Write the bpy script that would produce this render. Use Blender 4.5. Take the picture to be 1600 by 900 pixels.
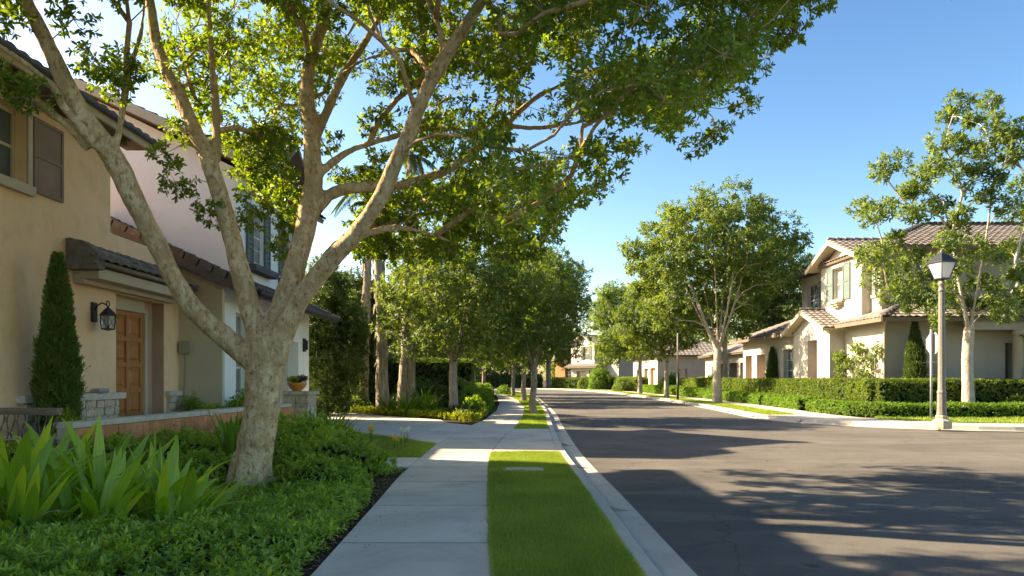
import bpy, math, random
import numpy as np
from mathutils import Vector, Matrix, noise

random.seed(7)
RNG = np.random.default_rng(7)
S = bpy.context.scene
COL = S.collection
for o in list(bpy.data.objects):
    bpy.data.objects.remove(o, do_unlink=True)

# ------------------------------------------------------------------ camera
camd = bpy.data.cameras.new("camera")
camd.sensor_width = 36.0
camd.lens = 24.75
camd.shift_y = 142.0 / 1600.0
camd.clip_start = 0.05
camd.clip_end = 6000.0
cam = bpy.data.objects.new("camera", camd)
cam.location = (0, 0, 1.5)
cam.rotation_euler = (math.radians(90), 0, 0)
COL.objects.link(cam)
S.camera = cam
S.render.resolution_x = 1024
S.render.resolution_y = 576

# ------------------------------------------------------------------ light
SUN_EL = math.radians(31.4)
SUN_AZ = math.radians(18.0)          # ahead of "straight from the left"
to_sun = Vector((-math.cos(SUN_AZ) * math.cos(SUN_EL), math.sin(SUN_AZ) * math.cos(SUN_EL), math.sin(SUN_EL)))
w = bpy.data.worlds.new("World")
S.world = w
w.use_nodes = True
wn, wl = w.node_tree.nodes, w.node_tree.links
bg = wn["Background"]
sky = wn.new("ShaderNodeTexSky")
sky.sky_type = 'NISHITA'
sky.sun_disc = False
sky.sun_elevation = SUN_EL
sky.sun_rotation = math.atan2(to_sun.x, to_sun.y)
sky.altitude = 0
sky.air_density = 1.0
sky.dust_density = 1.3
sky.ozone_density = 1.4
hsv = wn.new("ShaderNodeHueSaturation")
hsv.inputs['Saturation'].default_value = 1.24
wl.new(sky.outputs[0], hsv.inputs['Color'])
hsv.inputs['Value'].default_value = 0.5
skc = wn.new("ShaderNodeGamma")      # film-like contrast of the whole sky
skc.inputs[1].default_value = 1.3
wl.new(hsv.outputs[0], skc.inputs[0])
wl.new(skc.outputs[0], bg.inputs[0])
bg.inputs[1].default_value = 0.12
sund = bpy.data.lights.new("sun", 'SUN')
sund.energy = 3.8
sund.angle = math.radians(0.6)
sund.color = (1.0, 0.90, 0.77)
sun = bpy.data.objects.new("sun", sund)
sun.location = (-30, 10, 30)
sun.rotation_euler = to_sun.to_track_quat('Z', 'Y').to_euler()
COL.objects.link(sun)
S.view_settings.view_transform = 'Standard'
S.view_settings.look = 'None'
S.view_settings.exposure = 2.2
S.view_settings.use_white_balance = True
S.view_settings.white_balance_temperature = 8200
S.view_settings.white_balance_tint = 9
S.view_settings.gamma = 1.0
S.cycles.max_bounces = 8
S.cycles.transparent_max_bounces = 8

# ------------------------------------------------------------------ materials
def new_mat(name):
    m = bpy.data.materials.new(name)
    m.use_nodes = True
    return m, m.node_tree.nodes, m.node_tree.links, m.node_tree.nodes["Principled BSDF"]

def sock(node, v):
    return v

def mixcol(N, L, fac, a, b, mode='MIX'):
    n = N.new("ShaderNodeMix"); n.data_type = 'RGBA'; n.blend_type = mode
    for i, x in ((0, fac), (6, a), (7, b)):
        if hasattr(x, 'links') or isinstance(x, bpy.types.NodeSocket):
            L.new(x, n.inputs[i])
        elif i == 0:
            n.inputs[0].default_value = x
        else:
            n.inputs[i].default_value = (x[0], x[1], x[2], 1)
    return n.outputs[2]

def nz(N, L, vec, scale, detail=4, rough=0.55, dist=0.0):
    n = N.new("ShaderNodeTexNoise")
    n.inputs['Scale'].default_value = scale
    n.inputs['Detail'].default_value = detail
    n.inputs['Roughness'].default_value = rough
    n.inputs['Distortion'].default_value = dist
    L.new(vec, n.inputs['Vector'])
    return n.outputs[0]

def ramp(N, L, v, a, b, va=0.0, vb=1.0):
    n = N.new("ShaderNodeMapRange")
    n.inputs[1].default_value = a; n.inputs[2].default_value = b
    n.inputs[3].default_value = va; n.inputs[4].default_value = vb
    L.new(v, n.inputs[0])
    return n.outputs[0]

def pos(N, L, scale=(1, 1, 1)):
    g = N.new("ShaderNodeNewGeometry")
    mp = N.new("ShaderNodeMapping")
    mp.inputs['Scale'].default_value = scale
    L.new(g.outputs['Position'], mp.inputs[0])
    return mp.outputs[0]

def surf(name, c1, c2, scale=2.0, c3=None, s3=12.0, rough=0.85, bump=0.15, bscale=60, spec=0.3, metal=0.0,
         rnd=0.0, stretch=(1, 1, 1), bdist=0.01, lo=0.35, hi=0.65):
    m, N, L, P = new_mat(name)
    v = pos(N, L, stretch)
    col = mixcol(N, L, ramp(N, L, nz(N, L, v, scale, 5), lo, hi), c1, c2)
    if c3 is not None:
        col = mixcol(N, L, ramp(N, L, nz(N, L, v, s3, 4), 0.5, 0.75), col, c3)
    if rnd > 0:
        oi = N.new("ShaderNodeObjectInfo")
        h = N.new("ShaderNodeHueSaturation")
        L.new(ramp(N, L, oi.outputs['Random'], 0, 1, 1 - rnd, 1 + rnd), h.inputs['Value'])
        L.new(col, h.inputs['Color'])
        col = h.outputs[0]
    L.new(col, P.inputs['Base Color'])
    P.inputs['Roughness'].default_value = rough
    P.inputs['Specular IOR Level'].default_value = spec
    P.inputs['Metallic'].default_value = metal
    if bump > 0:
        b = N.new("ShaderNodeBump")
        b.inputs['Strength'].default_value = bump
        b.inputs['Distance'].default_value = bdist
        L.new(nz(N, L, v, bscale, 6, 0.6), b.inputs['Height'])
        L.new(b.outputs[0], P.inputs['Normal'])
    return m

def leafmat(name, dark, mid, light, trans=0.35, tcol=None, rough=0.5, cs=0.6, spec=0.35):
    m, N, L, P = new_mat(name)
    g = N.new("ShaderNodeNewGeometry")
    v = pos(N, L)
    r = N.new("ShaderNodeValToRGB")
    r.color_ramp.elements[0].position = 0.0
    r.color_ramp.elements[0].color = (*dark, 1)
    r.color_ramp.elements[1].position = 1.0
    r.color_ramp.elements[1].color = (*light, 1)
    e = r.color_ramp.elements.new(0.5); e.color = (*mid, 1)
    a = N.new("ShaderNodeMath"); a.operation = 'MULTIPLY_ADD'
    L.new(g.outputs['Random Per Island'], a.inputs[0])
    a.inputs[1].default_value = 0.62
    L.new(ramp(N, L, nz(N, L, v, cs, 3), 0.3, 0.7, -0.05, 0.45), a.inputs[2])
    L.new(a.outputs[0], r.inputs[0])
    L.new(r.outputs[0], P.inputs['Base Color'])
    P.inputs['Roughness'].default_value = rough
    P.inputs['Specular IOR Level'].default_value = spec
    t = N.new("ShaderNodeBsdfTranslucent")
    h = N.new("ShaderNodeMix"); h.data_type = 'RGBA'; h.blend_type = 'MULTIPLY'
    h.inputs[0].default_value = 1.0
    L.new(r.outputs[0], h.inputs[6])
    h.inputs[7].default_value = (*(tcol or (2.6, 2.4, 0.8)), 1)
    L.new(h.outputs[2], t.inputs[0])
    mx = N.new("ShaderNodeMixShader"); mx.inputs[0].default_value = trans
    L.new(P.outputs[0], mx.inputs[1]); L.new(t.outputs[0], mx.inputs[2])
    L.new(mx.outputs[0], N["Material Output"].inputs[0])
    return m

M = {}
M['stucco_tan'] = surf('stucco tan', (.79, .52, .31), (.85, .58, .37), 0.8, (.72, .465, .275), 3.0, .92, .35, 55, .15, lo=.3, hi=.7)
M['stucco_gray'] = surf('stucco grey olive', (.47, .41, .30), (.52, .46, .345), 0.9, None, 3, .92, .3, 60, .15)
M['stucco_white'] = surf('stucco off white', (.80, .81, .78), (.84, .85, .82), 0.8, (.77, .78, .75), 3.0, .92, .25, 60, .15)
M['stucco_cream'] = surf('stucco cream', (.47, .43, .355), (.53, .485, .405), 0.6, (.42, .38, .31), 2.0, .92, .3, 50, .15)
M['stucco_taupe_shade'] = surf('stucco taupe and shaded cream', (.40, .35, .29), (.45, .40, .335), 0.6, None, 3, .92, .3, 50, .15)  # cream with shade put into the colour; also plain taupe of the arcade house
M['stucco_orange'] = surf('stucco terracotta', (.52, .30, .14), (.58, .35, .17), 0.8, None, 3, .92, .3, 50, .15)
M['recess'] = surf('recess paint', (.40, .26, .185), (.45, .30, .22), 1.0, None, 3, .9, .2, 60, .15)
M['trim'] = surf('trim paint', (.46, .38, .27), (.52, .43, .31), 2.0, None, 3, .8, .15, 40, .25)
M['trim_white'] = surf('trim white', (.56, .53, .47), (.62, .59, .53), 2.0, None, 3, .7, .1, 40, .3)
M['trim_dark'] = surf('fascia brown', (.16, .12, .09), (.21, .16, .12), 3.0, None, 3, .8, .2, 30, .25, stretch=(1, 1, 4))
M['fascia_gray'] = surf('fascia charcoal', (.075, .07, .075), (.10, .095, .10), 3.0, None, 3, .7, .1, 30, .25)
M['wood_door'] = surf('door wood', (.36, .145, .045), (.46, .195, .065), 3.0, (.25, .10, .04), 9, .45, .15, 40, .4, stretch=(6, 6, .5))
M['tile'] = surf('roof tile brown', (.205, .18, .16), (.29, .255, .225), 5.0, (.20, .16, .14), 14, .9, .3, 70, .15, rnd=.22)
M['tile_dark'] = surf('roof tile charcoal', (.085, .075, .075), (.125, .11, .11), 5.0, (.16, .14, .13), 14, .85, .3, 70, .2, rnd=.25)
M['tile_weathered'] = surf('roof tile weathered', (.165, .14, .125), (.23, .20, .175), 5.0, (.12, .11, .10), 14, .9, .35, 60, .2, rnd=.25)
M['shutter_green'] = surf('shutter sage', (.11, .15, .14), (.14, .185, .17), 3, None, 3, .7, .1, 40, .25)
M['shutter_mauve'] = surf('shutter taupe', (.235, .16, .125), (.28, .195, .155), 2, None, 3, .8, .1, 40, .2)
M['shutter_gray'] = surf('shutter grey green', (.12, .145, .13), (.155, .18, .165), 2, None, 3, .75, .1, 40, .2)
M['iron'] = surf('wrought iron', (.035, .028, .03), (.06, .045, .045), 20, None, 3, .5, .2, 90, .4, metal=.3)
M['rust'] = surf('rusty iron', (.13, .085, .06), (.20, .15, .11), 14, (.07, .05, .045), 30, .8, .4, 90, .25, bdist=.003)
M['rail'] = surf('rail timber', (.23, .17, .13), (.30, .235, .18), 4, (.16, .12, .10), 20, .85, .3, 60, .2, stretch=(.3, 1, 1))
M['lamp_metal'] = surf('lamp bronze', (.19, .165, .135), (.24, .21, .175), 10, None, 3, .6, .12, 70, .35, metal=.15)
M['lamp_black'] = surf('lamp black', (.02, .02, .022), (.03, .03, .032), 10, None, 3, .45, .1, 70, .4)
M['galv'] = surf('galvanised post', (.30, .31, .31), (.38, .385, .38), 8, None, 3, .5, .08, 60, .4, metal=.4)
M['brick'] = surf('brick terracotta', (.60, .235, .10), (.70, .31, .145), 4, (.48, .20, .10), 18, .9, .3, 60, .15, rnd=.14)
M['mortar'] = surf('mortar', (.46, .36, .28), (.52, .42, .33), 6, None, 3, .95, .3, 90, .1)
M['cap_stone'] = surf('cap stone', (.50, .45, .37), (.60, .55, .46), 3, (.42, .37, .29), 10, .9, .3, 60, .15, rnd=.05)
M['pillar_stone'] = surf('pillar stone', (.48, .40, .28), (.58, .49, .35), 4, (.22, .21, .18), 9, .9, .4, 50, .15, rnd=.08)
M['veneer'] = surf('veneer stone', (.50, .415, .31), (.58, .49, .38), 5, (.28, .235, .19), 9, .92, .5, 40, .15, rnd=.18)
M['pot'] = surf('orange glaze', (.62, .20, .035), (.70, .26, .05), 6, None, 3, .4, .1, 60, .45)
M['joint'] = surf('joint sealant', (.06, .052, .04), (.10, .085, .065), 14, None, 3, .95, .3, 60, .1)
M['soil'] = surf('soil mulch', (.045, .032, .022), (.085, .06, .04), 12, (.13, .095, .06), 40, .98, 1.0, 45, .05, bdist=.03)
M['lawn'] = surf('lawn base', (.075, .135, .032), (.115, .18, .045), 1.3, (.165, .205, .06), 9, .95, .8, 60, .1, bdist=.03)
M['core'] = surf('dark core shell', (.012, .020, .006), (.022, .034, .010), 8, None, 3, .98, .8, 20, .05, bdist=.05)  # near-black fill behind the leaves, shaded inside put into its colour
M['grid_grass'] = surf('utility cover concrete', (.42, .38, .30), (.50, .45, .37), 6, (.33, .30, .24), 20, .9, .3, 90, .15)
M['box_gray'] = surf('meter box paint', (.27, .255, .20), (.30, .285, .23), 5, None, 3, .7, .1, 60, .25)
M['stem_green'] = surf('green stems', (.10, .16, .05), (.15, .20, .07), 6, None, 3, .8, .2, 40, .2)

def glass(name, col=(.045, .06, .065), rough=.06):
    m, N, L, P = new_mat(name)
    v = pos(N, L)
    c = mixcol(N, L, ramp(N, L, nz(N, L, v, 1.6, 2), .35, .65), col, tuple(x * 1.9 for x in col))
    L.new(c, P.inputs['Base Color'])
    P.inputs['Roughness'].default_value = rough
    P.inputs['Specular IOR Level'].default_value = .8
    return m
M['glass'] = glass('window glass')
M['glass_pale'] = glass('curtained glass', (.16, .17, .16), .1)
m, N, L, P = new_mat('seeded lantern glass')
P.inputs['Base Color'].default_value = (.85, .84, .78, 1)
P.inputs['Roughness'].default_value = .12
P.inputs['Transmission Weight'].default_value = .75
b = N.new("ShaderNodeBump"); b.inputs['Strength'].default_value = .6; b.inputs['Distance'].default_value = .01
L.new(nz(N, L, pos(N, L), 38, 3), b.inputs['Height']); L.new(b.outputs[0], P.inputs['Normal'])
M['lantern_glass'] = m
m, N, L, P = new_mat('frosted lamp glass')
P.inputs['Base Color'].default_value = (.78, .78, .75, 1)
P.inputs['Roughness'].default_value = .45
t = N.new("ShaderNodeBsdfTranslucent"); t.inputs[0].default_value = (.8, .8, .76, 1)
mx = N.new("ShaderNodeMixShader"); mx.inputs[0].default_value = .35
L.new(P.outputs[0], mx.inputs[1]); L.new(t.outputs[0], mx.inputs[2]); L.new(mx.outputs[0], N["Material Output"].inputs[0])
M['frost'] = m

# concrete with stains
def concrete(name, c1, c2, cd, rnd):
    m, N, L, P = new_mat(name)
    v = pos(N, L)
    col = mixcol(N, L, ramp(N, L, nz(N, L, v, 1.1, 6, .6, .4), .35, .68), c1, c2)
    col = mixcol(N, L, ramp(N, L, nz(N, L, v, 0.75, 7, .72, .8), .48, .72, 0, .85), col, cd)
    col = mixcol(N, L, ramp(N, L, nz(N, L, v, 160, 3), .35, .75, 0, .35), col, cd)
    vo = N.new("ShaderNodeTexVoronoi"); vo.inputs['Scale'].default_value = 9.0
    L.new(v, vo.inputs['Vector'])
    col = mixcol(N, L, ramp(N, L, vo.outputs['Distance'], .03, .06, .5, 0), col, (.09, .07, .05))
    oi = N.new("ShaderNodeObjectInfo"); h = N.new("ShaderNodeHueSaturation")
    L.new(ramp(N, L, oi.outputs['Random'], 0, 1, 1 - rnd, 1 + rnd * .5), h.inputs['Value'])
    L.new(col, h.inputs['Color']); L.new(h.outputs[0], P.inputs['Base Color'])
    P.inputs['Roughness'].default_value = .88
    P.inputs['Specular IOR Level'].default_value = .25
    b = N.new("ShaderNodeBump"); b.inputs['Strength'].default_value = .25; b.inputs['Distance'].default_value = .006
    L.new(nz(N, L, v, 90, 5, .6), b.inputs['Height']); L.new(b.outputs[0], P.inputs['Normal'])
    return m
M['walk'] = concrete('sidewalk concrete', (.56, .50, .405), (.65, .585, .48), (.36, .32, .26), .13)
M['kerb'] = concrete('kerb concrete', (.50, .45, .37), (.58, .53, .44), (.36, .32, .26), .06)

# asphalt
m, N, L, P = new_mat('asphalt')
v = pos(N, L)
c = mixcol(N, L, ramp(N, L, nz(N, L, v, .35, 6, .6, .6), .35, .7), (.082, .075, .067), (.165, .149, .128))
c = mixcol(N, L, ramp(N, L, nz(N, L, pos(N, L, (.12, 1.2, 1)), 1.4, 5, .6, .5), .5, .75, 0, .55), c, (.225, .203, .172))
c = mixcol(N, L, ramp(N, L, nz(N, L, v, 110, 2, .7), .45, .75, 0, .75), c, (.21, .192, .165))
c = mixcol(N, L, ramp(N, L, nz(N, L, v, 75, 2, .7), .52, .8, 0, .8), c, (.028, .027, .026))
c = mixcol(N, L, ramp(N, L, nz(N, L, pos(N, L, (.3, 1, 1)), .8, 5, .7, 1.5), .62, .72, 0, .55), c, (.040, .038, .036))
vo = N.new("ShaderNodeTexVoronoi"); vo.feature = 'DISTANCE_TO_EDGE'; vo.inputs['Scale'].default_value = .32
wv = N.new("ShaderNodeVectorMath"); wv.operation = 'ADD'
nn = N.new("ShaderNodeTexNoise"); nn.inputs['Scale'].default_value = 1.2; nn.inputs['Detail'].default_value = 6
L.new(v, nn.inputs['Vector']); L.new(v, wv.inputs[0]); L.new(nn.outputs[1], wv.inputs[1]); L.new(wv.outputs[0], vo.inputs['Vector'])
c = mixcol(N, L, ramp(N, L, vo.outputs['Distance'], .0, .005, .45, 0), c, (.035, .032, .03))
c = mixcol(N, L, ramp(N, L, nz(N, L, v, .9, 8, .75, 2.2), .56, .66, 0, .38), c, (.055, .05, .045))
vd = N.new("ShaderNodeTexVoronoi"); vd.inputs['Scale'].default_value = 1.1; L.new(v, vd.inputs['Vector'])
c = mixcol(N, L, ramp(N, L, vd.outputs['Distance'], .03, .10, .6, 0), c, (.035, .032, .03))
L.new(c, P.inputs['Base Color']); P.inputs['Roughness'].default_value = .95; P.inputs['Specular IOR Level'].default_value = .12
b = N.new("ShaderNodeBump"); b.inputs['Strength'].default_value = .5; b.inputs['Distance'].default_value = .012
L.new(nz(N, L, v, 85, 4, .7), b.inputs['Height']); L.new(b.outputs[0], P.inputs['Normal'])
M['asphalt'] = m

# bark with peeling plates
def bark(name, c1, c2, c3, c4, s=1.0, st=(1, 1, .55), bd=.02):
    m, N, L, P = new_mat(name)
    v = pos(N, L, st)
    n1 = nz(N, L, v, 9 * s, 7, .68, .3)
    c = mixcol(N, L, ramp(N, L, n1, .42, .56), c1, c2)
    c = mixcol(N, L, ramp(N, L, nz(N, L, v, 20 * s, 6, .65, .4), .52, .66, 0, .85), c, c3)
    c = mixcol(N, L, ramp(N, L, nz(N, L, v, 3.2 * s, 3, .6), .5, .72), c, c4)
    c = mixcol(N, L, ramp(N, L, nz(N, L, v, 60 * s, 3, .6), .5, .8, 0, .4), c, tuple(x * .5 for x in c3))
    L.new(c, P.inputs['Base Color']); P.inputs['Roughness'].default_value = .92; P.inputs['Specular IOR Level'].default_value = .15
    b = N.new("ShaderNodeBump"); b.inputs['Strength'].default_value = .8; b.inputs['Distance'].default_value = bd
    ad = N.new("ShaderNodeMath"); ad.operation = 'ADD'
    L.new(ramp(N, L, n1, .40, .60), ad.inputs[0]); L.new(nz(N, L, v, 45 * s, 5, .65), ad.inputs[1])
    L.new(ad.outputs[0], b.inputs['Height']); L.new(b.outputs[0], P.inputs['Normal'])
    return m
M['bark_main'] = bark('mottled bark', (.62, .40, .20), (.82, .60, .35), (.25, .14, .065), (.50, .33, .17))
M['bark_pale'] = bark('pale bark', (.44, .37, .29), (.56, .49, .40), (.30, .24, .18), (.50, .43, .35), .8)
M['bark_gray'] = bark('grey brown bark', (.30, .25, .19), (.38, .32, .25), (.18, .145, .105), (.33, .28, .215), .8)
M['bark_palm'] = bark('palm trunk', (.40, .33, .24), (.58, .50, .38), (.17, .13, .09), (.34, .33, .16), .9, (1.4, 1.4, .18), .05)

M['leaf_main'] = leafmat('canopy leaves', (0.0536, 0.0906, 0.0187), (0.0928, 0.1481, 0.0299), (0.1874, 0.2418, 0.0525), .42, (3.2, 3.0, .55), .42, .5)
M['leaf_olive'] = leafmat('olive green leaves', (0.0529, 0.0886, 0.0234), (0.1, 0.1519, 0.0396), (0.1764, 0.2342, 0.0718), .38, (2.4, 2.2, .6), .5, .5)
M['leaf_mid'] = leafmat('mid green leaves', (0.0503, 0.0891, 0.0228), (0.0936, 0.1485, 0.0351), (0.1727, 0.2228, 0.0561), .36, (2.4, 2.3, .6), .5, .4)
M['leaf_dark'] = leafmat('dark green leaves', (0.0333, 0.0592, 0.0175), (0.0631, 0.1015, 0.0264), (0.1166, 0.1623, 0.0439), .30, (2.2, 2.2, .6), .45, .4)
M['leaf_hedge'] = leafmat('hedge leaves', (0.0552, 0.0915, 0.0187), (0.1105, 0.17, 0.0312), (0.1964, 0.2551, 0.0546), .30, (2.2, 2.1, .5), .5, 1.2)
M['leaf_hedge_low'] = leafmat('low hedge leaves', (0.0581, 0.1241, 0.0173), (0.1098, 0.2117, 0.0259), (0.1873, 0.2919, 0.0432), .30, (2.2, 2.1, .5), .5, 1.5)
M['leaf_cover'] = leafmat('ground cover leaves', (0.1017, 0.1721, 0.0287), (0.2116, 0.3191, 0.0431), (0.4275, 0.5273, 0.0747), .30, (2.2, 2.3, .5), .42, 1.6, .35)
M['leaf_shrub'] = leafmat('shrub leaves', (0.1007, 0.1687, 0.0287), (0.2013, 0.3058, 0.0432), (0.3882, 0.4747, 0.072), .32, (2.2, 2.3, .5), .45, 1.6, .35)
M['leaf_cypress'] = leafmat('cypress sprays', (0.0479, 0.0935, 0.0186), (0.1026, 0.1654, 0.0304), (0.1882, 0.2668, 0.0439), .2, (2, 2, .7), .6, 2.5)
M['leaf_bright'] = leafmat('bright fresh leaves', (0.14, 0.195, 0.018), (0.252, 0.3055, 0.03), (0.392, 0.416, 0.048), .4, (1.8, 1.6, .4), .5, 1.5)
M['grass'] = leafmat('grass blades', (0.1318, 0.1965, 0.0339), (0.2372, 0.3241, 0.0544), (0.3958, 0.442, 0.095), .30, (2, 2, .4), .55, .9, .2)
M['palm'] = leafmat('palm frond leaflets', (.035, .065, .018), (.060, .10, .028), (.11, .15, .04), .3, (2, 2, .6), .45, .7)
M['litter'] = leafmat('fallen leaves', (.16, .10, .04), (.26, .17, .07), (.38, .28, .13), .1, (1, 1, 1), .8, 2)
M['yellow'] = leafmat('yellow petals', (.70, .42, .02), (.78, .52, .03), (.80, .58, .06), .3, (1.1, 1.1, .6), .5, 3)
M['white_petal'] = leafmat('white petals', (.70, .68, .58), (.75, .73, .64), (.80, .78, .70), .3, (1.1, 1.1, 1), .5, 3)
M['mauve_leaf'] = leafmat('mauve succulent leaves', (.14, .10, .09), (.20, .15, .13), (.28, .22, .18), .15, (1, 1, 1), .5, 3)

# strap leaf: lengthwise ribs, paler midrib, object random tint
def strapmat(name, c1, c2, c3):
    m, N, L, P = new_mat(name)
    tc = N.new("ShaderNodeTexCoord")
    mp = N.new("ShaderNodeMapping"); mp.inputs['Scale'].default_value = (60, 2.0, 2.0); L.new(tc.outputs['Object'], mp.inputs[0])
    c = mixcol(N, L, ramp(N, L, nz(N, L, mp.outputs[0], 1.0, 3), .3, .7), c1, c2)
    c = mixcol(N, L, ramp(N, L, nz(N, L, tc.outputs['Object'], 3.0, 3), .5, .75, 0, .7), c, c3)
    oi = N.new("ShaderNodeObjectInfo"); h = N.new("ShaderNodeHueSaturation")
    L.new(ramp(N, L, oi.outputs['Random'], 0, 1, .75, 1.35), h.inputs['Value'])
    L.new(ramp(N, L, oi.outputs['Random'], 0, 1, .515, .47), h.inputs['Hue'])
    L.new(c, h.inputs['Color']); L.new(h.outputs[0], P.inputs['Base Color'])
    P.inputs['Roughness'].default_value = .38; P.inputs['Specular IOR Level'].default_value = .45
    t = N.new("ShaderNodeBsdfTranslucent")
    q = N.new("ShaderNodeMix"); q.data_type = 'RGBA'; q.blend_type = 'MULTIPLY'; q.inputs[0].default_value = 1
    L.new(h.outputs[0], q.inputs[6]); q.inputs[7].default_value = (2.2, 2.1, .5, 1); L.new(q.outputs[2], t.inputs[0])
    mx = N.new("ShaderNodeMixShader"); mx.inputs[0].default_value = .35
    L.new(P.outputs[0], mx.inputs[1]); L.new(t.outputs[0], mx.inputs[2]); L.new(mx.outputs[0], N["Material Output"].inputs[0])
    b = N.new("ShaderNodeBump"); b.inputs['Strength'].default_value = .35; b.inputs['Distance'].default_value = .004
    L.new(nz(N, L, mp.outputs[0], 2.0, 2), b.inputs['Height']); L.new(b.outputs[0], P.inputs['Normal'])
    return m
M['strap'] = strapmat('strap leaf', (.20, .34, .04), (.30, .45, .06), (.46, .55, .10))
M['strap_dark'] = leafmat('dark strap leaves', (0.0619, 0.1294, 0.0156), (0.1105, 0.207, 0.0234), (0.221, 0.3277, 0.039), .3, (2.2, 2.2, .5), .42, 2)

# ------------------------------------------------------------------ mesh helpers
OFF = {}

def link(o, parent=None):
    COL.objects.link(o)
    if parent is not None:
        o.parent = parent
    return o

def props(o, label=None, cat=None, group=None, kind=None):
    if label: o['label'] = label
    if cat: o['category'] = cat
    if group: o['group'] = group
    if kind: o['kind'] = kind
    return o

def thing(name, label, cat, loc=(0, 0, 0), group=None, rot=0.0):
    o = bpy.data.objects.new(name, None)
    o.empty_display_size = .3
    o.location = loc
    o.rotation_euler = (0, 0, rot)
    COL.objects.link(o)
    props(o, label, cat, group)
    OFF[o.name] = Vector(loc) if rot == 0 else Vector((0, 0, 0))
    return o

def nest(child, parent):
    child.parent = parent
    OFF[child.name] = OFF.get(parent.name, Vector((0, 0, 0)))

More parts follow.
